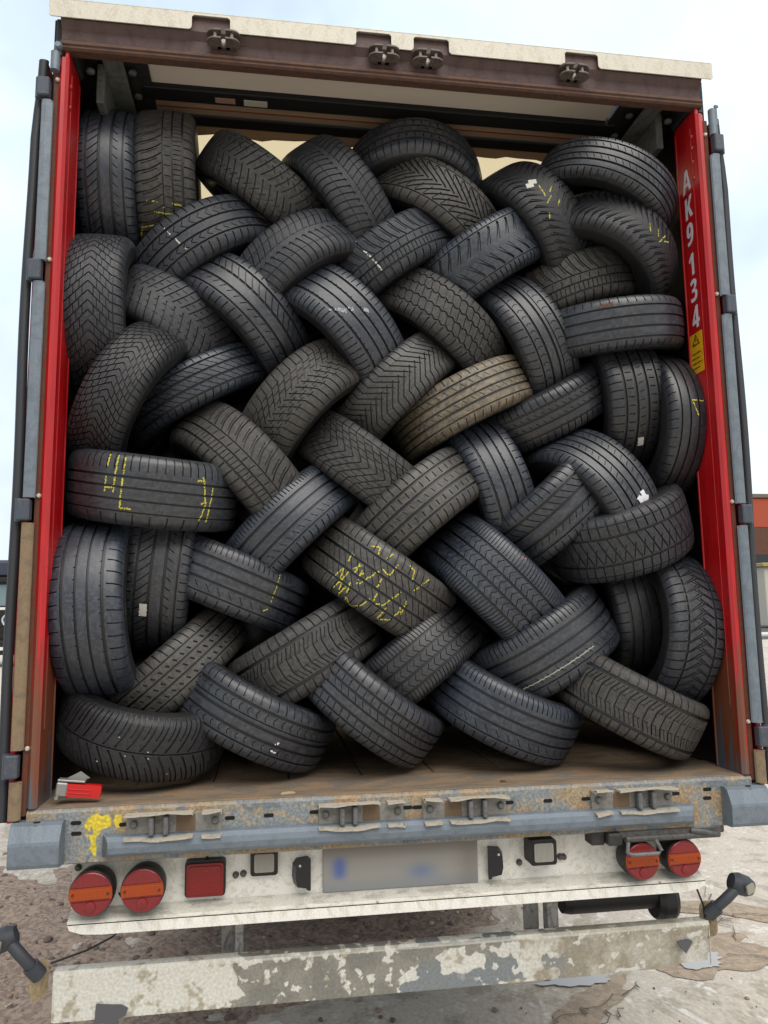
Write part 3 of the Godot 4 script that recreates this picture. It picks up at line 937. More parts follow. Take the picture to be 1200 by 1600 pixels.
	# bumper blocks at the corners
	for s in [-1, 1]:
		var bs := st_new()
		var prof := PackedVector2Array([Vector2(-0.10, 1.176), Vector2(0.020, 1.180), Vector2(0.036, 1.172), Vector2(0.056, 1.128), Vector2(0.058, 1.118), Vector2(0.056, 1.062), Vector2(0.048, 1.050), Vector2(-0.10, 1.046)])
		sweep_x(bs, prof, -1.268 if s < 0 else 1.108, -1.112 if s < 0 else 1.268, true, 0.06, 1)
		var block := commit(bs, "bumper_block", bluegrey, t)
		bs = st_new()
		var bx := -1.192 if s < 0 else 1.200
		box(bs, Vector3(bx, 1.168, 0.020), Vector3(0.030, 0.026, 0.016), 0.006, Transform3D.IDENTITY)
		commit(bs, "block_notch", hole_shade, block)
		bs = st_new()
		lathe(bs, [Vector2(0.0, 0.010), Vector2(0.006, 0.010), Vector2(0.009, 0.005), Vector2(0.009, 0.0)], 10, Transform3D(Basis(Vector3.RIGHT, PI / 2), Vector3(bx, 1.168, 0.027)))
		commit(bs, "block_bolt", steel, block)

	# white light board
	var white := worn("white_paint", Color(0.86, 0.855, 0.83), Color(0.80, 0.785, 0.745), Color(0.55, 0.50, 0.44), 0.36, 0.14, 0.3, 0.5, 0.0, 0.02)
	var whitedirty := worn("white_dirty", Color(0.80, 0.79, 0.75), Color(0.66, 0.64, 0.60), Color(0.44, 0.42, 0.38), 0.38, 0.18, 0.5, 0.6, 0.0, 0.08, Vector3(0.5, 1, 1))
	st = st_new()
	sweep_x(st, PackedVector2Array([Vector2(-0.10, 1.05), Vector2(-0.096, 1.05), Vector2(-0.096, 0.878), Vector2(-0.10, 0.878)]), -1.108, 1.035)
	var board := commit(st, "light_board", white, t)
	st = st_new()
	sweep_x(st, PackedVector2Array([Vector2(-0.099, 0.878), Vector2(-0.093, 0.880), Vector2(-0.040, 0.862), Vector2(-0.034, 0.856), Vector2(-0.034, 0.850), Vector2(-0.042, 0.850), Vector2(-0.099, 0.870)]), -1.105, 1.045, true, 0.0, 3)
	commit(st, "board_ledge", whitedirty, board)
	st = st_new()
	var lipo := PackedVector2Array()
	for p in [Vector2(-1.105, 0.853), Vector2(-1.098, 0.835), Vector2(-1.06, 0.822), Vector2(-1.0, 0.818), Vector2(0.96, 0.818), Vector2(1.02, 0.826), Vector2(1.045, 0.838), Vector2(1.045, 0.853)]:
		lipo.append(p)
	plate(st, lipo, -0.040, -0.034)
	commit(st, "board_lip", white, board)
	# round tail lights
	var house := mat("lamp_housing", Color(0.045, 0.045, 0.05), 0.5)
	var lensred := worn("lens_red", Color(0.46, 0.03, 0.06), Color(0.38, 0.03, 0.055), Color(0.48, 0.30, 0.25), 0.35, 0.05, 0.09, 0.3, 0.0, 0.02)
	lensred.clearcoat_enabled = true
	lensred.clearcoat = 0.4
	var lensamber := mat("lens_amber", Color(0.60, 0.24, 0.05), 0.3)
	for q in [[-1.030, 0.950, 0.066], [-0.875, 0.951, 0.066], [0.799, 0.940, 0.062], [0.955, 0.940, 0.062]]:
		var c := Vector3(q[0], q[1], -0.095)
		var r: float = q[2]
		var tilt: float = 0.03
		var hs := st_new()
		lathe(hs, [Vector2(r * 0.8, 0.0), Vector2(r * 0.97, 0.012), Vector2(r * 1.03, 0.05), Vector2(r * 1.03, 0.084), Vector2(r * 0.98, 0.088), Vector2(0.0, 0.088)], 36, Transform3D(Basis(Vector3.RIGHT, PI / 2), c))
		var lamp := commit(hs, "tail_light", house, board)
		var rim := st_new()
		lathe(rim, [Vector2(r * 0.985, 0.088), Vector2(r * 0.985, 0.093), Vector2(r * 0.93, 0.096), Vector2(r * 0.90, 0.0945)], 36, Transform3D(Basis(Vector3.RIGHT, PI / 2), c))
		lathe(rim, [Vector2(r * 0.26, 0.098), Vector2(r * 0.24, 0.1015), Vector2(r * 0.05, 0.1030), Vector2(0.0, 0.1032)], 20, Transform3D(Basis(Vector3.RIGHT, PI / 2), c + Vector3(0, -r * 0.55, 0)))
		commit(rim, "lens_rim", lensred, lamp)
		var scr := st_new()
		for k in [-1, 1]:
			lathe(scr, [Vector2(0.0045, 0.100), Vector2(0.0040, 0.1025), Vector2(0.0, 0.103)], 10, Transform3D(Basis(Vector3.RIGHT, PI / 2), c + Vector3(k * r * 0.80, r * 0.02, 0)))
		commit(scr, "lens_screw", mat("screw_dark", Color(0.30, 0.12, 0.05), 0.4), lamp)
		var disc := circle(r * 0.985, 40)
		var bands := [[-1.0, -0.26], [-0.26, 0.30], [0.30, 1.0]]
		for bi in 3:
			var rect := PackedVector2Array([Vector2(-1, bands[bi][0] * r), Vector2(1, bands[bi][0] * r), Vector2(1, bands[bi][1] * r), Vector2(-1, bands[bi][1] * r)])
			for piece in Geometry2D.intersect_polygons(disc, rect):
				var ls := st_new()
				# a lens of slightly domed cells
				plate(ls, piece, 0.0, 0.006 + (0.002 if bi == 1 else 0.0), Transform3D(Basis(Vector3.BACK, tilt), c + Vector3(0, 0, 0.088)))
				var dome := Geometry2D.offset_polygon(piece, -0.004)
				for d in dome:
					plate(ls, d, 0.006, 0.010 + (0.002 if bi == 1 else 0.0), Transform3D(Basis(Vector3.BACK, tilt), c + Vector3(0, 0, 0.088)))
				if bi == 1:
					for k in 17:
						var x := (k - 8) * r * 0.1
						box(ls, Vector3(x, 0, 0.0126), Vector3(0.0022, r * 0.42, 0.002), 0.0008, Transform3D(Basis(Vector3.BACK, tilt), c + Vector3(0, 0, 0.088)))
				commit(ls, "amber_lens" if bi == 1 else "red_lens", lensamber if bi == 1 else lensred, lamp) if true else null
	# square fog lamp
	var fs2 := st_new()
	plate(fs2, _round_rect(Vector2(-0.752, 0.898), Vector2(-0.622, 1.012), 0.012), -0.096, -0.068)
	var fog := commit(fs2, "fog_lamp", house, board)
	fs2 = st_new()
	plate(fs2, _round_rect(Vector2(-0.746, 0.902), Vector2(-0.628, 1.003), 0.010), -0.068, -0.060)
	plate(fs2, _round_rect(Vector2(-0.738, 0.910), Vector2(-0.636, 0.995), 0.008), -0.060, -0.056)
	commit(fs2, "red_lens", worn("lens_mud", Color(0.46, 0.02, 0.035), Color(0.40, 0.025, 0.035), Color(0.52, 0.36, 0.28), 0.3, 0.24, 0.10, 0.35, 0.0, 0.0), fog)
	# reversing lamps
	for q in [[-0.497, 0.990, 0.045, 0.022], [0.452, 0.983, 0.047, 0.07]]:
		var rs2 := st_new()
		var r: float = q[2]
		plate(rs2, _round_rect(Vector2(q[0] - r, q[1] - r * 0.9), Vector2(q[0] + r, q[1] + r * 0.9), 0.010), -0.096, -0.096 + q[3])
		for k in [[-1, -1], [1, -1], [1, 1], [-1, 1]]:
			lathe(rs2, [Vector2(0.0, 0.003), Vector2(0.0035, 0.0025), Vector2(0.004, 0.0)], 8, Transform3D(Basis(Vector3.RIGHT, PI / 2), Vector3(q[0] + k[0] * r * 0.82, q[1] + k[1] * r * 0.72, -0.096 + q[3])))
		var rl := commit(rs2, "reversing_lamp", house, board)
		rs2 = st_new()
		plate(rs2, _round_rect(Vector2(q[0] - r * 0.72, q[1] - r * 0.64), Vector2(q[0] + r * 0.72, q[1] + r * 0.64), 0.006), -0.096 + q[3], -0.091 + q[3])
		for k in 15:
			box(rs2, Vector3(q[0] + (k - 7) * r * 0.092, q[1], -0.0905 + q[3]), Vector3(r * 0.05, r * 1.2, 0.003), 0.0006)
		commit(rs2, "clear_lens", mat("lens_clear", Color(0.60, 0.59, 0.56), 0.25), rl)
	# number plate lamps
	for q in [[-0.380, 0.948, -1], [0.300, 0.945, 1]]:
		var ns := st_new()
		var d: float = q[2]
		var o2 := PackedVector2Array([Vector2(-0.024, 0.030), Vector2(-0.012, 0.046), Vector2(0.026, 0.050), Vector2(0.026, -0.050), Vector2(0.016, -0.050), Vector2(0.012, -0.042), Vector2(-0.020, -0.034), Vector2(-0.026, -0.01)])
		if d > 0:
			for i in o2.size(): o2[i].x *= -1
		plate(ns, o2, 0.0, 0.045, Transform3D(Basis(Vector3.UP, -d * 0.25), Vector3(q[0], q[1], -0.098)))
		var nl := commit(ns, "plate_lamp", mat("lamp_black", Color(0.075, 0.075, 0.10), 0.4), board)
		ns = st_new()
		lathe(ns, [Vector2(0.0, 0.004), Vector2(0.004, 0.003), Vector2(0.005, 0.0)], 10, Transform3D(Basis(Vector3.RIGHT, PI / 2), Vector3(q[0], q[1] + 0.032, -0.053)))
		commit(ns, "screw", galv, nl)
	# number plate, unreadable
	var np := mat("plate_print_shaded", Color.WHITE, 0.45)
	np.albedo_texture = paint(160, 56, func(x: int, y: int) -> Color:
		var u := x / 159.0
		var v := y / 55.0
		var c := Color(0.40, 0.375, 0.355).lerp(Color(0.56, 0.55, 0.53), smoothstep(0.05, 0.5, v))  # darker top of the face paints in the shadow from above
		c = c.lerp(Color(0.49, 0.50, 0.51), smoothstep(0.7, 1.0, v))
		c = c.lerp(Color(0.30, 0.37, 0.62), exp(-pow((u - 0.10) / 0.045, 2.0) - pow((v - 0.58) / 0.20, 4.0)) * 0.9)
		c = c.lerp(Color(0.38, 0.44, 0.58), exp(-pow((u - 0.63) / 0.09, 2.0) - pow((v - 0.72) / 0.14, 2.0)) * 0.75)
		c = c.lerp(Color(0.42, 0.40, 0.39), exp(-pow((u - 0.95) / 0.08, 2.0)) * 0.5)
		return c)
	st = st_new()
	box(st, Vector3(-0.034, 0.968, -0.089), Vector3(0.536, 0.178, 0.008), 0.002)
	var npl := commit(st, "number_plate", mat("plate_back", Color(0.5, 0.49, 0.47), 0.5), board)
	st = st_new()
	quad(st, Vector3(-0.301, 1.056, -0.0845), Vector3(0.233, 1.056, -0.0845), Vector3(0.233, 0.880, -0.0845), Vector3(-0.301, 0.880, -0.0845), Vector3.BACK, Vector2(0, 0), Vector2(1, 0), Vector2(1, 1), Vector2(0, 1))
	commit(st, "plate_face", np, npl)
	# small fixings on the board
	st = st_new()
	for q in [Vector2(-1.09, 1.005), Vector2(-0.59, 0.952), Vector2(-0.565, 0.955), Vector2(0.385, 0.935), Vector2(0.535, 0.945), Vector2(0.548, 0.944)]:
		lathe(st, [Vector2(0.0, 0.016), Vector2(0.007, 0.016), Vector2(0.010, 0.010), Vector2(0.011, 0.0)], 12, Transform3D(Basis(Vector3.RIGHT, PI / 2), Vector3(q.x, q.y, -0.096)))
	commit(st, "board_bolt", mat("bolt_dark", Color(0.28, 0.27, 0.26), 0.5), board)
	st = st_new()
	tube(st, [Vector3(-0.69, 1.005, -0.085), Vector3(-0.675, 1.03, -0.082), Vector3(-0.64, 1.042, -0.086), Vector3(-0.62, 1.06, -0.1)], 0.004, 6)
	tube(st, [Vector3(-0.96, 0.92, -0.09), Vector3(-0.945, 0.905, -0.075), Vector3(-0.93, 0.93, -0.08), Vector3(-0.92, 0.94, -0.09)], 0.004, 6)
	commit(st, "lamp_cable", house, board)

	# stowed step at right
	st = st_new()
	box(st, Vector3(0.90, 1.034, -0.02), Vector3(0.42, 0.024, 0.05), 0.004)
	box(st, Vector3(1.06, 1.036, -0.05), Vector3(0.11, 0.050, 0.016), 0.003)
	tube(st, [Vector3(0.74, 1.018, 0.0), Vector3(1.09, 1.018, 0.0)], 0.012, 10)
	tube(st, [Vector3(0.98, 1.036, 0.004), Vector3(1.03, 1.030, 0.012), Vector3(1.07, 1.020, 0.010)], 0.010, 8)
	var stepb := commit(st, "step_bracket", worn("step", Color(0.33, 0.33, 0.33), Color(0.28, 0.27, 0.26), Color(0.42, 0.40, 0.38), 0.4, 0.2, 0.2, 0.5, 0.2), t)
	st = st_new()
	box(st, Vector3(0.690, 1.026, 0.006), Vector3(0.052, 0.040, 0.05), 0.005)
	box(st, Vector3(0.640, 1.026, -0.03), Vector3(0.05, 0.048, 0.06), 0.004)
	commit(st, "step_latch", darksteel, stepb)
	st = st_new()
	tube(st, [Vector3(0.735, 1.016, 0.03), Vector3(0.728, 0.985, 0.036), Vector3(0.745, 0.976, 0.038), Vector3(0.84, 0.976, 0.038), Vector3(0.852, 0.985, 0.036), Vector3(0.835, 1.02, 0.03)], 0.007, 8)
	commit(st, "step_loop", steel, stepb)

	# underrun bar, its paint flaking off
	var flaking := _bar_paint()
	st = st_new()
	# the rear face is cut into lengths; the lower corner at right is bent in
	var bx0 := -1.155
	var bx1 := 1.088
	var nb := 44
	for k in nb:
		var xa := lerpf(bx0, bx1, float(k) / nb)
		var xb := lerpf(bx0, bx1, float(k + 1) / nb)
		var fy := func(x: float) -> Vector2:
			var e := smoothstep(0.62, 1.05, x)
			return Vector2(0.538 - 0.0 * e + 0.022 * sin(x * 19.0) * e * 0.5, -0.105 - 0.03 * e + 0.012 * sin(x * 25.0) * e)
		var la: Vector2 = fy.call(xa)
		var lb: Vector2 = fy.call(xb)
		quad(st, Vector3(xa, 0.682, -0.100), Vector3(xb, 0.682, -0.100), Vector3(xb, lb.x, lb.y), Vector3(xa, la.x, la.y), Vector3(0, 0, 1))
		quad(st, Vector3(xa, 0.682, -0.107), Vector3(xb, 0.682, -0.107), Vector3(xb, lb.x, lb.y - 0.007), Vector3(xa, la.x, la.y - 0.007), Vector3(0, 0, -1))
		quad(st, Vector3(xa, 0.682, -0.100), Vector3(xb, 0.682, -0.100), Vector3(xb, 0.690, -0.106), Vector3(xa, 0.690, -0.106), Vector3(0, 0.7, 0.7))
		quad(st, Vector3(xa, 0.690, -0.106), Vector3(xb, 0.690, -0.106), Vector3(xb, 0.690, -0.145), Vector3(xa, 0.690, -0.145), Vector3.UP)
		quad(st, Vector3(xa, 0.684, -0.108), Vector3(xb, 0.684, -0.108), Vector3(xb, 0.684, -0.145), Vector3(xa, 0.684, -0.145), Vector3.DOWN)
		quad(st, Vector3(xa, la.x, la.y), Vector3(xb, lb.x, lb.y), Vector3(xb, lb.x, lb.y - 0.007), Vector3(xa, la.x, la.y - 0.007), Vector3.DOWN)
		if xa < 0.6:
			quad(st, Vector3(xa, 0.538, -0.112), Vector3(xb, 0.538, -0.112), Vector3(xb, 0.538, -0.20), Vector3(xa, 0.538, -0.20), Vector3.DOWN)
	for e in [bx0, bx1]:
		box(st, Vector3(e, 0.687, -0.125), Vector3(0.004, 0.006, 0.04), 0.001)
		box(st, Vector3(e, 0.612, -0.1035), Vector3(0.004, 0.142, 0.006), 0.001)
	var bar := commit(st, "underrun_bar", flaking, t)
	st = st_new()
	var fp := noise(71, 9.0, 3)
	for q in [[-0.98, 0.545, 0.036, 4]]:
		var pg := PackedVector2Array()
		for i in 14:
			var a := TAU * i / 14
			pg.append(Vector2(q[0], q[1]) + Vector2(cos(a) * 1.3, sin(a)) * q[2] * (1.0 + fp.get_noise_2d(cos(a) * q[3], sin(a)) * 0.9))
		plate(st, pg, -0.0995 - (0.02 if q[0] > 0 else 0.004), -0.0985 + (-0.004 if q[0] > 0 else 0.0))
	plate(st, PackedVector2Array([Vector2(0.962, 0.628), Vector2(1.004, 0.632), Vector2(1.020, 0.626), Vector2(1.008, 0.608), Vector2(0.992, 0.588), Vector2(0.977, 0.603)]), -0.112, -0.1015, Transform3D(Basis(Vector3.RIGHT, 0.0), Vector3(0, 0, 0.004)))
	commit(st, "bare_patch", mat("bare_metal", Color(0.30, 0.30, 0.32), 0.5), bar)
	for q in [[-0.60, 0.075], [0.495, 0.115]]:
		st = st_new()
		box(st, Vector3(q[0] - q[1] * 0.28, 0.84, -0.22), Vector3(q[1] * 0.5, 0.36, 0.008), 0.002)
		box(st, Vector3(q[0] + q[1] * 0.28, 0.84, -0.19), Vector3(q[1] * 0.36, 0.36, 0.05), 0.003)
		commit(st, "bar_hanger", worn("hanger", Color(0.60, 0.59, 0.57), Color(0.45, 0.45, 0.46), Color(0.70, 0.68, 0.64), 0.4, 0.2, 0.25, 0.6, 0.1), t)
	# black cylinder under the board at right
	st = st_new()
	lathe(st, [Vector2(0.0, 0.0), Vector2(0.05, 0.0), Vector2(0.056, 0.03), Vector2(0.056, 0.40), Vector2(0.0, 0.40)], 28, Transform3D(Basis(Vector3.BACK, -PI / 2), Vector3(0.585, 0.752, -0.24)))
	var tank := commit(st, "air_cylinder", mat("tank_black", Color(0.055, 0.055, 0.062), 0.55), t)
	st = st_new()
	lathe(st, [Vector2(0.0, 0.0), Vector2(0.066, 0.0), Vector2(0.080, 0.02), Vector2(0.080, 0.06), Vector2(0.072, 0.075), Vector2(0.060, 0.082), Vector2(0.0, 0.086)], 28, Transform3D(Basis(Vector3.BACK, -PI / 2), Vector3(0.945, 0.728, -0.24)))
	tube(st, [Vector3(0.985, 0.655, -0.24), Vector3(0.985, 0.638, -0.24)], 0.016, 10)
	commit(st, "cylinder_cap", mat("tank_cap", Color(0.10, 0.10, 0.11), 0.45), tank)
	# chassis and axle under the bed
	for s in [-1, 1]:
		box_part("chassis_rail", Vector3(s * 0.5 - 0.05, 0.85, -12.5), Vector3(s * 0.5 + 0.05, 1.155, -0.25), darksteel, t, 0.006)
	box_part("cross_member", Vector3(-1.2, 1.05, -0.60), Vector3(1.2, 1.155, -0.50), darksteel, t, 0.006)
	# unseen axles, wheels and spray guards, added to darken the ground under the bed
	var wheel0: MeshInstance3D
	for k in 3:
		var az := -3.1 - k * 1.31
		st = st_new()
		tube(st, [Vector3(-1.0, 0.5, az), Vector3(1.0, 0.5, az)], 0.07, 12)
		commit(st, "axle", darksteel, t)
		for s in [-1, 1]:
			if wheel0 == null:
				st = st_new()
				lathe(st, [Vector2(0.28, -0.16), Vector2(0.42, -0.19), Vector2(0.48, -0.185), Vector2(0.505, -0.15), Vector2(0.51, -0.05), Vector2(0.51, 0.05), Vector2(0.505, 0.15), Vector2(0.48, 0.185), Vector2(0.42, 0.19), Vector2(0.28, 0.16), Vector2(0.26, 0.02), Vector2(0.0, 0.02)], 40, Transform3D(Basis(Vector3.BACK, -PI / 2), Vector3.ZERO))
				wheel0 = commit(st, "wheel", mat("wheel_rubber", Color(0.09, 0.09, 0.092), 0.8), t)
				wheel0.position = Vector3(s * 1.03, 0.51, az)
			else:
				var w2: MeshInstance3D = wheel0.duplicate()
				put(w2, "wheel", t)
				w2.position = Vector3(s * 1.03, 0.51, az)
		box_part("added_mud_guard", Vector3(-1.22, 1.05, az - 0.6), Vector3(1.22, 1.075, az + 0.6), darksteel, t, 0.006)
	for s in [-1, 1]:
		box_part("added_mud_flap", Vector3(s * 1.03 - 0.2, 0.28, -2.52), Vector3(s * 1.03 + 0.2, 1.05, -2.505), mat("flap", Color(0.08, 0.08, 0.08), 0.8), t, 0.003)  # flaps added out of view to keep light off the ground
	# marker lamps on rubber arms
	var armr := mat("arm_rubber", Color(0.20, 0.215, 0.245), 0.6)
	for s in [-1, 1]:
		var root := Vector3(1.098, 0.705, -0.12) if s > 0 else Vector3(-1.198, 0.686, -0.10)
		var tip := Vector3(1.205, 0.797, -0.10) if s > 0 else Vector3(-1.288, 0.795, -0.09)
		st = st_new()
		var pl := _round_rect(Vector2(-0.030, -0.075), Vector2(0.030, 0.045), 0.028)
		plate(st, pl, -0.003, 0.003, Transform3D(Basis(Vector3.UP, -s * 0.75), root))
		var brk := commit(st, "arm_bracket", worn("arm_bracket", Color(0.58, 0.52, 0.40), Color(0.50, 0.44, 0.34), Color(0.34, 0.26, 0.20), 0.4, 0.3, 0.15, 0.6), t)
		st = st_new()
		var dirv := (tip - root)
		var pts2 := []
		for k in 9:
			var w2 := k / 8.0
			pts2.append(root + dirv * w2 + Vector3(0, 0.012 * sin(PI * w2), 0.02 * sin(PI * w2)))
		tube(st, [pts2[0], pts2[1], pts2[2]], 0.026, 12)
		tube(st, pts2, 0.019, 12)
		commit(st, "marker_arm", armr, brk)
		st = st_new()
		lathe(st, [Vector2(0.0, -0.045), Vector2(0.026, -0.042), Vector2(0.036, -0.02), Vector2(0.038, 0.02), Vector2(0.030, 0.044), Vector2(0.0, 0.048)], 20, Transform3D(Basis(Vector3.BACK, PI / 2 - s * 0.35).scaled(Vector3(1, 1, 0.8)), tip + Vector3(s * 0.02, 0.008, 0.0)))
		commit(st, "marker_head", armr, brk)
		st = st_new()
		plate(st, _round_rect(Vector2(-0.020, -0.016), Vector2(0.020, 0.016), 0.006), 0.0, 0.006, Transform3D(Basis(Vector3.UP, s * 0.35) * Basis(Vector3.BACK, s * 0.2), tip + Vector3(s * 0.032, 0.004, 0.031)))
		commit(st, "marker_lens", mat("marker_lens", Color(0.55, 0.54, 0.48), 0.3), brk)
	st = st_new()
	tube(st, [Vector3(1.02, 0.835, -0.10), Vector3(1.05, 0.80, -0.10), Vector3(1.075, 0.745, -0.11), Vector3(1.085, 0.695, -0.12)], 0.0035, 6)
	commit(st, "marker_cable", house, t)
	st = st_new()
	tube(st, [Vector3(-0.93, 0.83, -0.12), Vector3(-0.98, 0.775, -0.13), Vector3(-1.06, 0.735, -0.14), Vector3(-1.17, 0.71, -0.12)], 0.0035, 6)
	commit(st, "marker_cable", house, t)

# ---------------------------------------------------------------- tyres
const PROF := [[0.0, 0.0], [0.25, 0.0006], [0.5, 0.0018], [0.7, 0.0040], [0.82, 0.0070], [0.91, 0.0115], [0.98, 0.0190], [1.03, 0.0290], [1.06, 0.0420]]

# where a point of the tread lies: across s and height h in mm -> (x, radius drop, normal x, normal r) in metres
func _tread_at(s: float, w: float, table: Array) -> Array:
	var a := absf(s)
	var i := 0
	while i < table.size() - 2 and a > table[i + 1][0]:
		i += 1
	var t: float = clampf((a - table[i][0]) / (table[i + 1][0] - table[i][0]), 0.0, 1.0)
	var sg := signf(s)
	var n0: Vector2 = table[i][3]
	var n1: Vector2 = table[i + 1][3]
	var n := n0.lerp(n1, t).normalized()
	return [sg * lerpf(table[i][1], table[i + 1][1], t), lerpf(table[i][2], table[i + 1][2], t), sg * n.x, n.y]

func _profile_table(w: float) -> Array:
	var pts := []
	for q in PROF:
		pts.append(Vector2(q[0] * w, -q[1]))
	var out := []
	var s := 0.0
	for i in pts.size():
		if i > 0:
			s += pts[i].distance_to(pts[i - 1]) * 1000.0
		var d: Vector2 = pts[mini(i + 1, pts.size() - 1)] - pts[maxi(i - 1, 0)]
		var n := Vector2(-d.y, d.x).normalized()
		if i == 0:
			n = Vector2(0, 1)
		out.append([s, pts[i].x, -pts[i].y, n])
	return out

func _grooves(dsl: String, l: float, sh: float, flip: float) -> Array:
	var gs := []
	for op in dsl.split(";"):
		var a := op.strip_edges().split(" ", false)
		if a.is_empty():
			continue
		var v := []
		for i in range(1, a.size()):
			v.append(float(a[i]))
		var lines := []
		match a[0]:
			"r":
				gs.append([PackedVector2Array([Vector2(-l * 0.2, v[0] * sh), Vector2(l * 1.2, v[0] * sh)]), v[1] * 1.2])
			"z":
				var n := int(v[3])
				var p := PackedVector2Array()
				for k in range(-1, n * 2 + 2):
					p.append(Vector2(l * k / (n * 2.0), (v[0] + v[1] * (1 if k % 2 == 0 else -1)) * sh))
				gs.append([p, v[2]])
			"l":
				for side in [-1, 1]:
					lines.append([Vector2(v[1] * flip, v[0] * side), Vector2(v[2] * flip, v[0] * side), v[3]])
			"s", "v", "t":
				var sides := [1] if a[0] == "s" else [1, -1]
				for side in sides:
					for k in int(v[6]):
						var p := PackedVector2Array()
						var off: float = v[2] + k / v[6] + (v[7] if side == -1 else 0.0)
						var segs := 6 if absf(v[4]) > 0.02 else 2
						for i in segs + 1:
							var t := float(i) / segs
							p.append(Vector2((off + (v[3] * t + v[4] * t * t) * 1.0) * l * flip, lerpf(v[0], v[1], t) * side * sh))
						if a[0] == "t":
							# a gash that tapers to a point at its inner end
							var left := PackedVector2Array()
							var right := PackedVector2Array()
							for i in p.size():
								var d := (p[mini(i + 1, p.size() - 1)] - p[maxi(i - 1, 0)]).normalized().orthogonal()
								var hw: float = v[5] * 0.5 * (0.08 + 0.92 * i / (p.size() - 1.0))
								left.append(p[i] + d * hw)
								right.append(p[i] - d * hw)
							right.reverse()
							left.append_array(right)
							gs.append([left, -1.0, true])
						else:
							gs.append([p, v[5] * 1.12, true])
		for q in lines:
			gs.append([PackedVector2Array([Vector2(q[0].x * l, q[0].y * sh), Vector2(q[1].x * l, q[1].y * sh)]), q[2], true])
	var out := []
	for g in gs:
		var polys: Array = [g[0]] if g[1] < 0.0 else Geometry2D.offset_polyline(g[0], g[1] * 0.5, Geometry2D.JOIN_MITER, Geometry2D.END_BUTT)
		for p in polys:
			if g[1] > 0.0 and Geometry2D.is_polygon_clockwise(p):
				continue
			if g.size() > 2:
				for k in range(-6, 7):
					var lo := INF
					var hi := -INF
					var moved := PackedVector2Array()
					for q in p:
						moved.append(q + Vector2(k * l, 0))
						lo = minf(lo, q.x + k * l)
						hi = maxf(hi, q.x + k * l)
					if hi > 0.0 and lo < l:
						out.append(moved)
			else:
				out.append(p)
	return out

func _bounds(p: PackedVector2Array) -> Rect2:
	var r := Rect2(p[0], Vector2.ZERO)
	for q in p:
		r = r.expand(q)
	return r

func _cut(poly: PackedVector2Array, g: PackedVector2Array, depth := 0) -> Array:
	var r := Geometry2D.clip_polygons(poly, g)
	var holed := false
	for q in r:
		if Geometry2D.is_polygon_clockwise(q):
			holed = true
	if not holed or depth > 3:
		var keep := []
		for q in r:
			if not Geometry2D.is_polygon_clockwise(q):
				keep.append(q)
		return keep
	var c := _bounds(g).get_center().x
	var out := []
	for s in [-1, 1]:
		var half := PackedVector2Array([Vector2(c, -1000), Vector2(c + s * 1000, -1000), Vector2(c + s * 1000, 1000), Vector2(c, 1000)])
		for q in Geometry2D.intersect_polygons(poly, half):
			out.append_array(_cut(q, g, depth + 1))
	return out

# the rubber blocks of one pitch, cut by the grooves of the pattern
func _pitch_blocks(gs: Array, l: float, table: Array) -> Array:
	var sh: float = table[table.size() - 1][0]
	var cuts := [-1.0, -0.9, -0.8, -0.68, -0.45, -0.2, 0.03, 0.25, 0.47, 0.68, 0.8, 0.9, 1.0]
	var gb := []
	for g in gs:
		gb.append(_bounds(g))
	var out := []
	for i in cuts.size() - 1:
		var s0: float = cuts[i] * sh
		var s1: float = cuts[i + 1] * sh
		var pieces := [PackedVector2Array([Vector2(0, s0), Vector2(l, s0), Vector2(l, s1), Vector2(0, s1)])]
		var area := Rect2(0, s0, l, s1 - s0)
		for k in gs.size():
			if not area.intersects(gb[k]):
				continue
			var next := []
			for p in pieces:
				next.append_array(_cut(p, gs[k]))
			pieces = next
		for p in pieces:
			if absf(_area(p)) > 1.5:
				out.append([p, s0, s1])
	return out

func _area(p: PackedVector2Array) -> float:
	var a := 0.0
	for i in p.size():
		a += p[i].cross(p[(i + 1) % p.size()])
	return a * 0.5

func _on_tyre(u: float, s: float, h: float, r: float, w: float, table: Array) -> Array:
	var q := _tread_at(s, w, table)
	var phi := u * 0.001 / r
	var rr: float = r - q[1] + q[3] * h
	return [Vector3(q[0] + q[2] * h, rr * sin(phi), rr * cos(phi)), Vector3(q[2], q[3] * sin(phi), q[3] * cos(phi))]

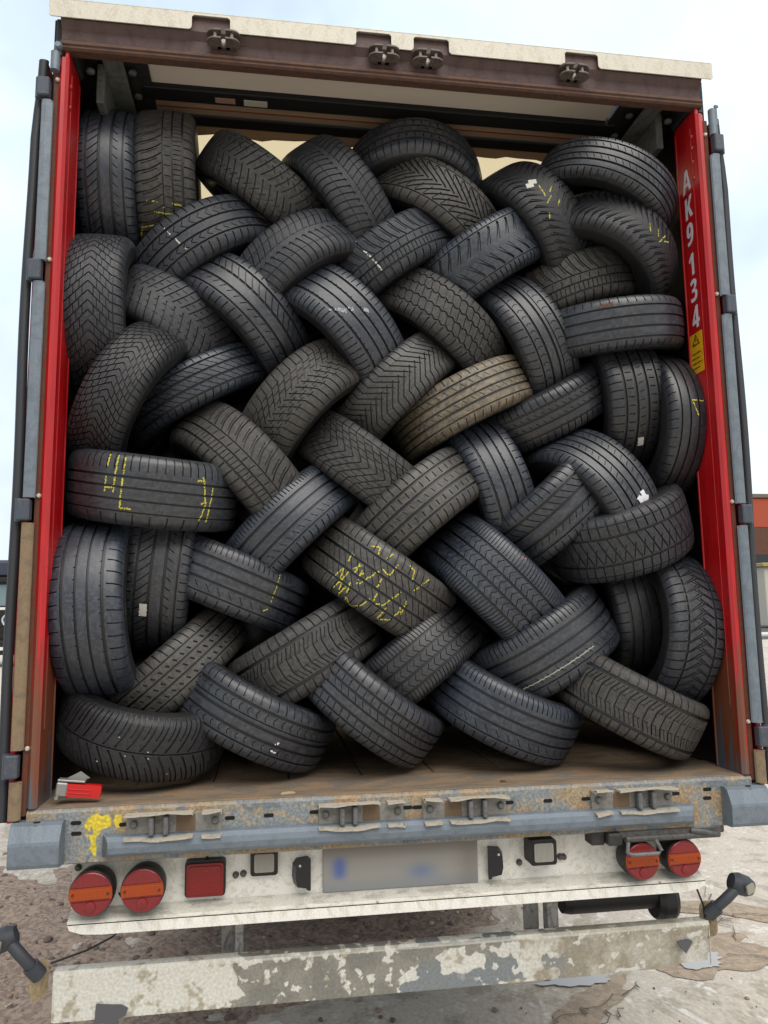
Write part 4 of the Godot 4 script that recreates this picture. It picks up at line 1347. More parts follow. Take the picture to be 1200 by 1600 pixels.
func _tread_mesh(blocks: Array, l: float, n: int, r: float, w: float, table: Array) -> ArrayMesh:
	var sh: float = table[table.size() - 1][0]
	var pv := PackedVector3Array()
	var pn := PackedVector3Array()
	var pu := PackedVector2Array()
	for b in blocks:
		var poly: PackedVector2Array = b[0]
		var top := []
		for q in poly:
			top.append(_on_tyre(q.x, q.y, 0.0, r, w, table))
		var ix := Geometry2D.triangulate_polygon(poly)
		for t in range(0, ix.size(), 3):
			var ids := [ix[t], ix[t + 1], ix[t + 2]]
			var a = top[ids[0]]
			var g: Vector3 = (top[ids[1]][0] - a[0]).cross(top[ids[2]][0] - a[0])
			if g.length_squared() < 1e-18:
				continue
			if g.dot(a[1]) > 0.0:
				ids = [ids[0], ids[2], ids[1]]
			for k in ids:
				pv.append(top[k][0])
				pn.append(top[k][1])
				pu.append(Vector2(poly[k].x, poly[k].y) / 24.0)
		var cnt := poly.size()
		var ccw := 1.0 if _area(poly) > 0 else -1.0
		for i in cnt:
			var p := poly[i]
			var q := poly[(i + 1) % cnt]
			if (absf(p.x) < 0.02 and absf(q.x) < 0.02) or (absf(p.x - l) < 0.02 and absf(q.x - l) < 0.02):
				continue
			if (absf(p.y - b[1]) < 0.02 and absf(q.y - b[1]) < 0.02) or (absf(p.y - b[2]) < 0.02 and absf(q.y - b[2]) < 0.02):
				continue
			var d := q - p
			if d.length() < 0.05:
				continue
			var nn := Vector2(d.y, -d.x).normalized() * ccw
			var a: Vector3 = top[i][0]
			var b2: Vector3 = top[(i + 1) % cnt][0]
			var da := lerpf(0.0085, 0.001, smoothstep(0.84, 1.0, absf(p.y) / sh))
			var db := lerpf(0.0085, 0.001, smoothstep(0.84, 1.0, absf(q.y) / sh))
			var c: Vector3 = _on_tyre(q.x, q.y, -db, r, w, table)[0]
			var e: Vector3 = _on_tyre(p.x, p.y, -da, r, w, table)[0]
			var ta: Array = top[i]
			# in-plane axes at the point: around is the way u grows
			var phi := p.x * 0.001 / r
			var around := Vector3(0, cos(phi), -sin(phi))
			var across := around.cross(ta[1])
			if across.x < 0: across = -across
			var wn := (around * nn.x + across * nn.y).normalized()
			var order := [a, b2, c, a, c, e]
			if (b2 - a).cross(c - a).dot(wn) > 0.0:
				order = [a, c, b2, a, e, c]
			for v in order:
				pv.append(v)
				pn.append(wn)
				pu.append(Vector2.ZERO)
	# repeat the pitch round the tyre where it can be seen
	var step := TAU / n
	var av := PackedVector3Array()
	var an := PackedVector3Array()
	var au := PackedVector2Array()
	for k in n:
		var phi := wrapf(k * step, -PI, PI)
		if absf(phi) > deg_to_rad(118.0):
			continue
		var xf := Transform3D(Basis(Vector3.RIGHT, -phi), Vector3.ZERO)
		av.append_array(xf * pv)
		an.append_array(xf * pn)
		au.append_array(pu)
	var arr := []
	arr.resize(Mesh.ARRAY_MAX)
	arr[Mesh.ARRAY_VERTEX] = av
	arr[Mesh.ARRAY_NORMAL] = an
	arr[Mesh.ARRAY_TEX_UV] = au
	var me := ArrayMesh.new()
	me.add_surface_from_arrays(Mesh.PRIMITIVE_TRIANGLES, arr)
	return me

func _carcass_mesh(r: float, w: float, table: Array, depth := 0.0072) -> ArrayMesh:
	var sh: float = table[table.size() - 1][0]
	var prof := []   # (x, radius)
	for i in range(-12, 13):
		var s := sh * i / 12.0
		var q := _tread_at(s, w, table)
		var h := -lerpf(depth, -0.0004, smoothstep(0.84, 1.0, absf(s) / sh))
		prof.append(Vector2(q[0] + q[2] * h, r - q[1] + q[3] * h))
	var sidew := [[1.065, 0.052], [1.072, 0.0535], [1.07, 0.058], [1.075, 0.066], [1.065, 0.078], [1.04, 0.088], [1.044, 0.0905], [1.01, 0.096], [0.97, 0.104], [0.90, 0.110], [0.85, 0.114], [0.82, 0.113], [0.85, 0.106], [0.95, 0.085], [0.98, 0.060], [0.93, 0.034], [0.8, 0.02], [0.4, 0.0165], [0.0, 0.016]]
	var right := []
	for q in sidew:
		right.append(Vector2(q[0] * w, r - q[1]))
	var loop := []
	for i in range(right.size() - 1, -1, -1):
		loop.append(Vector2(-right[i].x, right[i].y))
	loop.append_array(prof)
	loop.append_array(right)
	var sides := 72
	var nn := []
	for i in loop.size():
		var d: Vector2 = loop[mini(i + 1, loop.size() - 1)] - loop[maxi(i - 1, 0)]
		nn.append(Vector2(-d.y, d.x).normalized())
	var v := PackedVector3Array()
	var n := PackedVector3Array()
	var ix := PackedInt32Array()
	for k in sides + 1:
		var a := TAU * k / sides
		for i in loop.size():
			v.append(Vector3(loop[i].x, loop[i].y * sin(a), loop[i].y * cos(a)))
			n.append(Vector3(nn[i].x, nn[i].y * sin(a), nn[i].y * cos(a)))
	var m := loop.size()
	for k in sides:
		for i in m - 1:
			var a := k * m + i
			var b := a + 1
			var c := a + m + 1
			var d := a + m
			if (v[b] - v[a]).cross(v[c] - v[a]).dot(n[a] + n[c]) > 0.0:
				ix.append_array(PackedInt32Array([a, c, b, a, d, c]))
			else:
				ix.append_array(PackedInt32Array([a, b, c, a, c, d]))
	var arr := []
	arr.resize(Mesh.ARRAY_MAX)
	arr[Mesh.ARRAY_VERTEX] = v
	arr[Mesh.ARRAY_NORMAL] = n
	arr[Mesh.ARRAY_INDEX] = ix
	var me := ArrayMesh.new()
	me.add_surface_from_arrays(Mesh.PRIMITIVE_TRIANGLES, arr)
	return me

var dust_tex: Array = []
var sipe_tex: Array = []

func _rubber_textures() -> void:
	for v in 2:
		var a := noise(80 + v, 1.0, 5)
		var f := noise(84 + v, 1.0, 3)
		var size := 256
		var im := Image.create(size, size, false, Image.FORMAT_RGBA8)
		for y in size:
			for x in size:
				var u := TAU * x / size
				var w := TAU * y / size
				var p := Vector3(cos(u) * 1.6, sin(u) * 1.6, 0) + Vector3(0, cos(w) * 0.6, sin(w) * 2.2 + cos(w) * 0.9)
				var t := clampf(0.5 + a.get_noise_3dv(p * 1.6) * 0.75 + f.get_noise_3dv(p * 12.0) * 0.28, 0.0, 1.0)
				var c := Color(0.54, 0.56, 0.60).lerp(Color(1.0, 0.985, 0.97), smoothstep(0.25, 0.85, t))
				c = c.lerp(Color(0.95, 0.86, 0.74), smoothstep(0.55, 0.75, a.get_noise_3dv(p * 2.3 + Vector3(30, 0, 0)) + 0.5 + f.get_noise_3dv(p * 8.0) * 0.25) * (0.35 + 0.45 * v))
				c *= 1.0 + f.get_noise_3dv(p * 24.0) * 0.22
				if f.get_noise_3dv(p * 21.0) > 0.50:
					c = Color(1, 1, 1)
				im.set_pixel(x, y, c)
		dust_tex.append(ImageTexture.create_from_image(im))
	for v in 2:
		# 0: moulded grain; 1: wavy sipes across the blocks
		var f := noise(90 + v, 0.11, 3)
		var im := Image.create(128, 128, false, Image.FORMAT_L8)
		for y in 128:
			for x in 128:
				var h := 0.8 + f.get_noise_2d(x, y) * 0.12
				if v == 1:
					var wave := sin(TAU * y / 128.0 * 5.0) * 5.0
					var d := absf(fposmod(x + wave, 25.6) - 12.8)
					h -= 0.75 * (1.0 - smoothstep(1.6, 3.8, d))
				im.set_pixel(x, y, Color(h, h, h))
		sipe_tex.append(ImageTexture.create_from_image(im))

func _rubber(tone: String, sipes: int, k: int) -> StandardMaterial3D:
	var tones := {"blue": Color(0.240, 0.268, 0.315), "grey": Color(0.240, 0.257, 0.290), "dark": Color(0.188, 0.196, 0.222), "dust": Color(0.300, 0.298, 0.295), "beige": Color(0.50, 0.465, 0.40), "side": Color(0.095, 0.092, 0.102)}  # side: fresher black rubber, darkened further for shade in grooves and gaps
	var m := StandardMaterial3D.new()
	m.albedo_color = tones[tone]
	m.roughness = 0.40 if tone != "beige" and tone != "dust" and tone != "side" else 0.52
	m.metallic_specular = 0.58
	m.detail_enabled = true
	m.detail_blend_mode = BaseMaterial3D.BLEND_MODE_MUL
	m.detail_uv_layer = BaseMaterial3D.DETAIL_UV_2
	m.detail_albedo = dust_tex[k % 2]
	m.uv2_triplanar = true
	m.uv2_scale = Vector3.ONE * (2.6 + 0.35 * (k % 5))
	m.uv2_offset = Vector3(k * 0.37, k * 0.61, k * 0.23)
	m.heightmap_enabled = true
	m.heightmap_deep_parallax = false
	m.heightmap_texture = sipe_tex[sipes]
	m.heightmap_scale = 0.22 if sipes == 1 else 0.07
	return m

var tyre_count := 0

func tyre(pattern: String, n: int, flip: float, tone: String, sipes: int, at: Vector3, axle: Vector3, r: float, w0: float, label: String, marks: Array) -> void:
	var w := w0 * 0.975
	var a := axle.normalized()
	var eye := Vector3(-0.48862, 1.80687, 2.63238) - at
	var front := (eye - a * eye.dot(a)).normalized()
	var root := thing("tyre", label, "tyre", at, "used tyres laced across the open trailer")
	root.transform = Transform3D(Basis(a, front.cross(a), front), at)
	var table := _profile_table(w)
	var l := TAU * r / n * 1000.0
	var gs := _grooves(pattern, l, table[table.size() - 1][0], flip)
	var blocks := _pitch_blocks(gs, l, table)
	var rub := _rubber(tone, sipes, tyre_count)
	mesh_node(_tread_mesh(blocks, l, n, r, w, table), "tread", rub, root)
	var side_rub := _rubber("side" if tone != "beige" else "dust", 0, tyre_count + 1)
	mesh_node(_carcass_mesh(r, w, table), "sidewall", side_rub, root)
	tyre_count += 1
	var inks := {"y": Color(0.74, 0.71, 0.25), "w": Color(0.80, 0.79, 0.76), "W": Color(0.86, 0.86, 0.88), "s": Color(0.60, 0.62, 0.64), "o": Color(0.36, 0.26, 0.23), "p": Color(0.46, 0.36, 0.38), "l": Color(0.62, 0.60, 0.54), "d": Color(0.80, 0.80, 0.80)}
	var sh: float = table[table.size() - 1][0]
	for mk in marks:
		var wide: float = mk[1] * (0.92 if mk[0] == "y" else 1.0)
		var shy := noise(tyre_count * 7 + int(wide), 0.35, 2)
		for seg in mk[2].split("|"):
			var ends: PackedStringArray = seg.split(" ")
			var e0 := ends[0].split(",")
			var e1 := ends[1].split(",")
			var p0 := Vector2(deg_to_rad(float(e0[0])) * r * 1000.0, float(e0[1]) * sh)
			var p1 := Vector2(deg_to_rad(float(e1[0])) * r * 1000.0, float(e1[1]) * sh)
			var dir := (p1 - p0).normalized()
			var nrm := dir.orthogonal()
			var st := st_new()
			var drawn := 0
			var steps := maxi(2, int(p0.distance_to(p1) / 2.5))
			var lanes := maxi(1, int(wide / 5.0))
			for i in steps:
				for j in lanes:
					var c := p0.lerp(p1, (i + 0.5) / steps) + nrm * ((j + 0.5) / lanes - 0.5) * wide
					c += nrm * shy.get_noise_2d(i * 0.5, 3.0) * 3.0
					if wide < 20.0 and mk[0] != "l" and shy.get_noise_2d(c.x * 4.0, c.y * 4.0) > 0.33:
						continue
					var inside := false
					var um := Vector2(fposmod(c.x, l), c.y)
					for b in blocks:
						if um.y >= b[1] - 0.1 and um.y <= b[2] + 0.1 and Geometry2D.is_point_in_polygon(um, b[0]):
							inside = true
							break
					if not inside and wide < 20.0 and mk[0] != "l":
						continue
					var hw := wide / lanes * 0.5 * (0.75 + 0.5 * absf(shy.get_noise_2d(i * 1.7, 9.0)) * 2.0 if wide < 20.0 else 1.0)
					var hl := p0.distance_to(p1) / steps * 0.5
					var q := []
					for k in [[-1, -1], [1, -1], [1, 1], [-1, 1]]:
						var v: Vector2 = c + dir * hl * k[0] + nrm * hw * k[1]
						q.append(_on_tyre(v.x, v.y, 0.0008, r, w, table)[0])
					drawn += 1
					quad(st, q[0], q[1], q[2], q[3], _on_tyre(c.x, c.y, 0.0, r, w, table)[1])
			if drawn > 0:
				commit(st, "paper_scrap" if wide > 20.0 else ("groove_line" if mk[0] == "l" else ("crayon_mark" if mk[0] == "y" else "paint_mark")), mat("ink_" + mk[0], inks[mk[0]], 0.8), root)

func _tyres() -> void:
	_rubber_textures()
	var p := {
		"sum_a": [62, "r -.46 8;r -.16 9;r .16 9;r .46 8;s -.53 -1 .1 .25 .1 4.4 1;s .53 1 .5 .25 .1 4.4 1;s -.46 -.3 .3 .5 0 3.4 1;s .16 .3 .7 .5 0 3.4 1"],
		"sum_b": [62, "r -.44 9;r -.12 7;r .15 7;r .45 9;s -.53 -.98 .1 .1 .05 4.2 1;s .53 .98 .5 .1 .05 4.2 1;s -.44 -.37 .2 .1 0 3 1;s .15 .21 .6 .1 0 3 1"],
		"worn3": [45, "r -.54 5;r -.2 8;r .08 8;r .4 9;s -.6 -.97 .1 .1 .05 4.6 1;s .54 .96 .5 .1 .05 4 1;s .54 .96 .0 .1 .05 4 1;s -.48 -.3 .1 .5 0 2.4 1"],
		"wide34": [34, "r -.52 4.5;r -.24 6;r .05 6;r .3 7;s -.58 -.97 .1 .02 .02 4.4 1;s .46 .9 .5 .02 .02 4.4 1;s .46 .9 .0 .02 .02 4.4 1"],
		"slash": [58, "r -.54 6;r -.22 9;r .12 9;r .48 8;s -.6 -1 .1 .2 .1 4.4 1;s .56 1 .5 .2 .1 4.4 1;s .12 .46 .2 1.5 -.3 4 1;s -.22 -.4 .5 .8 -.2 3.4 1"],
		"slits": [62, "r -.5 7;r -.18 8;r .16 8;r .48 7;s -.54 -1 .1 .3 .2 4 1;s .54 1 .5 .3 .2 4 1;s -.46 -.22 .1 1.1 0 2.8 1;s -.14 .12 .3 1.1 0 2.8 1;s .2 .44 .1 1.1 0 2.8 1"],
		"lamella": [58, "r -.48 7;r -.2 7;r .08 7;r .42 8;s -.54 -1 .1 .1 .2 5 1;s .5 1 .3 .1 .2 5 1;s -.42 -.32 .2 .5 0 3.4 1;s -.3 -.22 .7 -.5 0 3.4 1;s .12 .24 .2 .5 0 3.4 1;s .24 .38 .7 -.5 0 3.4 1"],
		"curl": [66, "r -.42 7;r -.14 7;r .14 8;r .42 7;s -.36 -1 .1 .9 -.7 4.6 1;s .36 1 .5 .9 -.7 4.6 1;s -.14 -.02 .5 .5 0 3.2 1;s .14 .28 .2 .6 0 3.2 1"],
		"dash5": [60, "r -.56 6;r -.3 8;r -.05 6;r .18 8;r .44 8;s -.6 -1 .1 .15 .1 4.2 1;s .5 1 .4 .15 .1 4.4 1;s -.54 -.34 .2 .2 0 3.4 1;s .22 .4 .3 .1 0 3.6 1;s -.02 .14 .6 .5 0 2.6 1"],
		"dash4": [58, "r -.5 7;r -.18 9;r .14 9;r .46 9;s -.56 -1 .1 .05 .05 4.6 1;s .52 1 .3 .05 .05 4.6 1;s -.42 -.26 .1 0 0 4.4 1;s -.08 .06 .5 .2 0 3.2 1;s .22 .4 .2 0 0 4.4 1"],
		"pits": [60, "r -.46 5;r -.16 6;r .16 6;r .46 5;s -.54 -.98 .1 .15 .1 3.6 1;s .5 .98 .5 .3 .1 4 1;s -.38 -.28 .2 .3 0 6 1;s -.06 .06 .6 .3 0 6 1;s .24 .34 .1 .3 0 6 1"],
		"suv": [64, "r -.5 8;r -.18 8;r .14 8;r .46 8;s -.54 -1 .1 .2 .3 3.2 2;s .5 1 .4 .2 .3 3.2 2;s -.48 -.34 .1 .5 0 3 1;s -.34 -.2 .6 -.5 0 3 1;s -.16 -.02 .2 .5 0 3 1;s -.02 .12 .7 -.5 0 3 1;s .16 .3 .1 .5 0 3 1;s .3 .44 .6 -.5 0 3 1"],
		"sgroove": [60, "r -.5 6;r -.22 9;r .06 9;r .2 4;r .5 9;s -.56 -1 .1 .2 .1 3.8 1;s .58 1 .5 .2 .1 4 1;s -.44 -.28 .2 .9 -.9 3 1;s .24 .44 .2 .9 -.9 3 1"],
		"smooth": [54, "r -.52 6;r -.2 7;r .14 7;r .46 6;s -.6 -.92 .1 .1 .1 3.6 1;s .58 .95 .5 .1 .1 3.6 1"],
		"fine5": [60, "r -.55 5;r -.3 8;r -.05 6;r .2 8;r .48 7;s -.62 -1 .1 .2 .1 4.2 1;s .56 1 .5 .2 .1 4.2 1;s -.24 -.1 .2 .4 0 2.6 1;s .26 .42 .6 .4 0 2.6 1"],
		"vcurve": [58, "v .03 1 0 2.3 -1.1 5 1 .5;v .34 .5 1.2 -.75 0 3 1 .5;l .62 1.05 1.6 3.4"],
		"vwave": [54, "v .03 1 0 2.0 -.8 4.6 1 .5;l .15 .35 .8 3.2;l .32 .7 1.1 3.2;l .5 1.0 1.6 3.2"],
		"vdense": [68, "v .05 1 0 2.5 -1.6 4.6 1 .5;l .10 .2 .9 2.6;l .42 .75 1.75 2"],
		"vbrick": [36, "v 0 .6 0 1.25 -.1 4 2 0;v .58 1 1.11 .2 0 4.8 2 0;l .14 .28 .76 2.8;l .22 .94 1.42 2.8;l .3 .6 1.08 2.8;l .37 1.24 1.72 2.8;l .45 .9 1.38 2.8;l .52 1.54 2.02 2.8;l .62 1.12 2.12 3.2"],
		"vstep": [31, "v 0 .48 0 .95 -.1 4.4 2 .25;v .46 1 .82 .18 0 4.6 2 .25;l .1 .2 .68 3;l .19 .87 1.33 3;l .27 .5 1 3;l .35 1.18 1.66 3;l .43 .8 1.28 3"],
		"vspike": [62, "t .06 .6 0 1.7 -.2 9 1 .5;v .55 1 1.35 .3 .1 4.5 1 .5;t .2 .5 .6 1.0 0 5 1 .5"],
		"vsport": [50, "v .0 .54 0 3.4 -.4 6 1 .5;v .2 .52 1.6 .5 0 3.4 1 .5;r .58 4;r -.58 4;v .62 1 .25 .25 .1 4.2 1 .5"],
		"vsabre": [42, "t .1 .56 0 1.25 -.2 11 1 .5;r .6 4;r -.6 4;v .64 1 .1 .1 .05 4.6 2 .25;s -.5 -.1 .55 -.7 0 3 1;s .5 .1 .05 -.7 0 3 1"],
		"herring": [66, "s -.1 .5 0 2.5 0 4.8 1;s .1 -.5 .5 2.5 0 4.8 1;s .48 1 2.4 .15 .1 4.6 1;s -.48 -1 2.9 .15 .1 4.6 1"],
		"asym": [52, "s .05 .5 0 1.2 -.4 5 1;s .48 1 .76 .35 .1 5 1;s .16 .6 .55 .8 -.2 3.4 1;r .02 4;r -.24 6;r -.52 7;s -.02 -.2 .2 .1 0 3.2 1;s -.27 -.5 .1 .1 0 3.2 2;s -.56 -1 .3 .1 .1 5 1"],
		"zblock": [58, "z -.5 .03 6 1;z -.17 .03 6 1;z .17 .03 6 1;z .5 .03 6 1;s -.55 -1 .1 .1 .1 5 1;s .55 1 .3 .1 .1 5 1;s -.47 -.2 .1 .45 0 3.4 1;s -.14 .14 .4 .45 0 3.4 1;s .2 .47 .1 .45 0 3.4 1"],
		"hexblock": [54, "r -.5 11;r .5 11;s -.44 -.18 0 .55 0 5 1;s .44 .18 .0 .55 0 5 1;s -.19 .19 .55 0 0 5 1;l .18 -.1 .56 3;s -.42 -.2 .5 .55 0 2.6 1;s .42 .2 .5 .55 0 2.6 1;s -.5 -1 .2 .10 .1 5 1;s .5 1 .4 .10 .1 5 1"],
		"diamond": [54, "r -.42 7;r .42 7;v 0 .42 0 1.1 0 4.6 1 .5;s -.4 .1 .6 -1.0 0 3.6 1;s .4 -.1 .1 -1.0 0 3.6 1;v .46 1 .9 .25 .1 4.6 1 .5"],
		"vcenter": [46, "r 0 4;v .05 1 0 2.1 -1.0 5.6 1 .5;v .35 1 1.1 1.2 -.7 4 1 .5"],
		"block38": [50, "r -.36 8;r .36 8;s -.36 .36 0 1.2 0 5 1;s -.3 .1 .9 -.5 0 4 1;v .36 1 .7 .2 .1 5.5 1 .5;l .66 .5 1.5 4"],
	}
	tyre(p["slash"][1], p["slash"][0], 1, "blue", 0, Vector3(-1.117, 3.535, -0.480), Vector3(-1.000, -0.008, 0.018), 0.319, 0.106, "upright summer tyre in the top left corner against the red post", [])
	tyre(p["asym"][1], p["asym"][0], 1, "dust", 1, Vector3(-0.906, 3.564, -0.495), Vector3(-0.999, -0.033, 0.031), 0.316, 0.112, "upright winter tyre at top left with faint yellow crayon dashes", [["y", 5, "5,.5 5,.2|6,-.2 7,-.45|12,.3 13,-.3|15,-.5 15,-.8|20,.1 20,-.5|24,.7 21,.35|31,.75 25,.68|8,.05 14,.0"]])
	tyre(p["vcurve"][1], p["vcurve"][0], -1, "dust", 1, Vector3(-0.509, 3.586, -0.520), Vector3(0.574, 0.784, 0.235), 0.315, 0.101, "winter tyre with arrow-shaped tread sloping down to the right beside the top left upright pair", [])
	tyre(p["vdense"][1], p["vdense"][0], 1, "grey", 1, Vector3(-0.189, 3.515, -0.501), Vector3(0.800, 0.600, 0.023), 0.325, 0.108, "close-grooved winter tyre sloping down to the right under the cream gap in the roof", [])
	tyre(p["dash4"][1], p["dash4"][0], 1, "grey", 0, Vector3(0.131, 3.648, -0.516), Vector3(0.049, 0.914, -0.403), 0.317, 0.105, "flat-lying tyre highest in the middle of the load, just under the roof beams", [])
	tyre(p["vsport"][1], p["vsport"][0], 1, "dust", 0, Vector3(0.215, 3.496, -0.515), Vector3(0.549, 0.836, 0.015), 0.332, 0.109, "bold V-grooved tyre directly below the flat tyre at top centre", [])
	tyre(p["vspike"][1], p["vspike"][0], 1, "dark", 1, Vector3(0.633, 3.433, -0.455), Vector3(0.818, 0.575, -0.025), 0.318, 0.117, "spiky zigzag winter tyre with yellow crayon strokes and a white scrap on its top", [["y", 5, "24,.3 21,.1|18,.1 15,-.2|30,0 20,-.1|8,-.3 4,-.4|12,.2 9,.05"], ["w", 24, "37,-.15 34,.05|35,-.3 33,-.1"]])
	tyre(p["fine5"][1], 66, 1, "grey", 0, Vector3(0.927, 3.553, -0.309), Vector3(0.404, 0.914, 0.027), 0.310, 0.088, "wide tyre lying nearly flat at top right over the zigzag winter tyre", [])
	tyre(p["vspike"][1], p["vspike"][0], 1, "dark", 1, Vector3(0.930, 3.286, -0.348), Vector3(0.584, 0.786, -0.201), 0.305, 0.109, "zigzag winter tyre with small yellow strokes at top right beside the white letters", [["y", 5, "-12,.1 -16,-.1|-20,.2 -24,.0|-28,.3 -27,-.1|-34,.3 -30,.1"]])
	tyre(p["lamella"][1], p["lamella"][0], 1, "blue", 1, Vector3(-0.757, 3.261, -0.530), Vector3(-0.551, 0.833, -0.053), 0.332, 0.110, "tyre with a thin white chalk line across it below the upright winter tyre", [["w", 5, "8,.5 7,.2|6,.1 5,-.2|4,-.35 3,-.5"]])
	tyre(p["vdense"][1], p["vdense"][0], -1, "grey", 1, Vector3(-0.359, 3.177, -0.484), Vector3(-0.567, 0.793, -0.222), 0.329, 0.115, "fine-grooved winter tyre left of the tyre marked by a long white chalk line", [])
	tyre(p["asym"][1], p["asym"][0], 1, "blue", 1, Vector3(0.016, 3.271, -0.504), Vector3(-0.559, 0.829, 0.006), 0.317, 0.105, "winter tyre with a long white chalk line down its tread in the second row", [["w", 6, "6,.75 5,.4|5,.36 3,0|3,-.04 2,-.5"]])
	tyre(p["vsabre"][1], p["vsabre"][0], -1, "blue", 0, Vector3(0.402, 3.276, -0.469), Vector3(-0.556, 0.829, 0.058), 0.316, 0.119, "swooping V-grooved tyre right of the white-chalked winter tyre", [])
	tyre(p["asym"][1], p["asym"][0], 1, "dust", 1, Vector3(0.844, 3.182, -0.501), Vector3(-0.272, 0.962, -0.023), 0.320, 0.108, "brown-dusted winter tyre lying over the plain worn tyre near the white number three", [])
	tyre(p["vbrick"][1], 29, 1, "grey", 1, Vector3(-1.121, 2.956, -0.374), Vector3(-1.000, 0.000, -0.000), 0.318, 0.110, "large upright arrow-block winter tyre against the upper left red post", [])
	tyre(p["vwave"][1], p["vwave"][0], -1, "grey", 1, Vector3(-0.906, 2.932, -0.503), Vector3(0.535, 0.824, -0.188), 0.311, 0.117, "wavy-grooved winter tyre sloping down to the right, tucked against the upright arrow-block tyre", [])
	tyre(p["slash"][1], p["slash"][0], 1, "grey", 0, Vector3(-0.611, 2.987, -0.502), Vector3(0.670, 0.727, -0.152), 0.323, 0.114, "slashed summer tyre sloping down to the right between the wavy-grooved and the white-scuffed tyres", [])
	tyre(p["sum_b"][1], 80, 1, "blue", 0, Vector3(-0.216, 2.935, -0.480), Vector3(0.713, 0.688, -0.136), 0.334, 0.122, "ribbed tyre sloping down to the right with white scuffs across its ribs", [["s", 14, "16,-.35 11,-.2|13,-.15 9,-.02|5,.2 2,.3|20,-.5 16,-.4"]])
	tyre(p["zblock"][1], p["zblock"][0], 1, "dust", 1, Vector3(0.226, 2.991, -0.508), Vector3(0.636, 0.770, 0.044), 0.324, 0.109, "dusty block-tread tyre right of the white-scuffed ribbed tyre", [])
	tyre(p["sgroove"][1], p["sgroove"][0], 1, "grey", 0, Vector3(0.574, 2.926, -0.495), Vector3(0.880, 0.474, -0.031), 0.326, 0.116, "steep summer tyre between the dusty block-tread tyre and the level worn tyre", [])
	tyre(p["smooth"][1], p["smooth"][0], 1, "grey", 0, Vector3(0.938, 2.968, -0.338), Vector3(-0.120, 0.981, 0.156), 0.303, 0.100, "worn nearly smooth tyre lying level below the brown-dusted winter tyre at right", [["o", 16, "4,.55 -6,.58"]])
	tyre(p["vbrick"][1], 36, 1, "dark", 1, Vector3(-0.998, 2.620, -0.366), Vector3(-0.880, 0.470, -0.076), 0.317, 0.101, "steep arrow-block winter tyre low beside the left red post, under the upright one", [])
	tyre(p["slits"][1], p["slits"][0], 1, "blue", 0, Vector3(-0.782, 2.705, -0.532), Vector3(-0.483, 0.870, 0.104), 0.324, 0.085, "summer tyre with slanted slits just right of the steep arrow-block tyre", [])
	tyre(p["vstep"][1], p["vstep"][0], -1, "dust", 1, Vector3(-0.332, 2.623, -0.492), Vector3(-0.708, 0.680, -0.192), 0.326, 0.120, "brownish stepped-block winter tyre left of the herringbone tyre", [])
	tyre(p["herring"][1], p["herring"][0], 1, "dust", 0, Vector3(0.037, 2.716, -0.520), Vector3(-0.691, 0.722, -0.036), 0.321, 0.103, "herringbone all-season tyre in the centre of the load", [])
	tyre(p["fine5"][1], 54, 1, "beige", 0, Vector3(0.338, 2.661, -0.503), Vector3(-0.440, 0.897, -0.041), 0.322, 0.101, "beige dust-covered tyre, the palest of the load, right of the herringbone tyre", [])
	tyre(p["curl"][1], p["curl"][0], 1, "dark", 0, Vector3(0.676, 2.676, -0.507), Vector3(-0.475, 0.854, 0.212), 0.323, 0.096, "dark ribbed tyre with curved shoulder cuts between the beige tyre and the upright pair", [])
	tyre(p["dash4"][1], p["dash4"][0], 1, "dark", 0, Vector3(0.975, 2.689, -0.449), Vector3(-0.994, -0.110, -0.022), 0.313, 0.122, "upright tyre with a white paper scrap at its foot, beside the smooth tyre", [["w", 24, "26,.0 33,-.03"]])
	tyre(p["smooth"][1], p["smooth"][0], 1, "dark", 0, Vector3(1.124, 2.565, -0.388), Vector3(-0.997, 0.017, 0.072), 0.322, 0.087, "worn upright tyre against the right red post with a yellow hook mark", [["y", 5, "-24,.05 -24,-.4|-24,.05 -13,-.15"]])
	tyre(p["asym"][1], p["asym"][0], 1, "dust", 1, Vector3(-0.592, 2.354, -0.490), Vector3(0.715, 0.690, -0.112), 0.329, 0.116, "dusty winter tyre sloping down to the right above the level yellow-marked tyre", [])
	tyre(p["vbrick"][1], 26, 1, "dust", 1, Vector3(-0.088, 2.389, -0.511), Vector3(0.590, 0.793, 0.151), 0.316, 0.110, "brick-tread winter tyre right under the herringbone tyre", [])
	tyre(p["sum_b"][1], p["sum_b"][0], 1, "blue", 0, Vector3(0.423, 2.319, -0.536), Vector3(0.939, 0.345, -0.004), 0.319, 0.110, "steep summer tyre standing under the beige tyre", [])
	tyre(p["fine5"][1], p["fine5"][0], 1, "grey", 0, Vector3(0.824, 2.251, -0.385), Vector3(0.813, 0.552, -0.186), 0.308, 0.117, "ribbed tyre with a white paint splash near its lower end", [["W", 20, "-20,.1 -27,.0|-17,.2 -25,.2|-22,.3 -28,.12|-19,.0 -23,.05"], ["y", 5, "-31,-.1 -30,.5|-35,-.2 -33,.4"]])
	tyre(p["wide34"][1], p["wide34"][0], 1, "grey", 0, Vector3(-0.919, 2.282, -0.359), Vector3(0.109, 0.980, 0.169), 0.319, 0.121, "level worn tyre at left with yellow crayon strokes at both ends", [["y", 6, "31,.8 31,.5|31,.3 31,-.1|25,.8 25,-.1|31,.0 26,.0|20,.75 20,-.45|20,-.45 13,-.45|-30,.5 -33,-.1|-34,-.1 -30,-.6|-26,.4 -32,.4|-30,-.15 -34,-.12|-38,.3 -36,-.6"]])
	tyre(p["worn3"][1], 62, 1, "blue", 0, Vector3(-0.409, 2.134, -0.508), Vector3(-0.695, 0.716, -0.058), 0.323, 0.112, "worn plain-ribbed tyre sloping up to the right, upper left of the yellow-scribbled tyre", [])
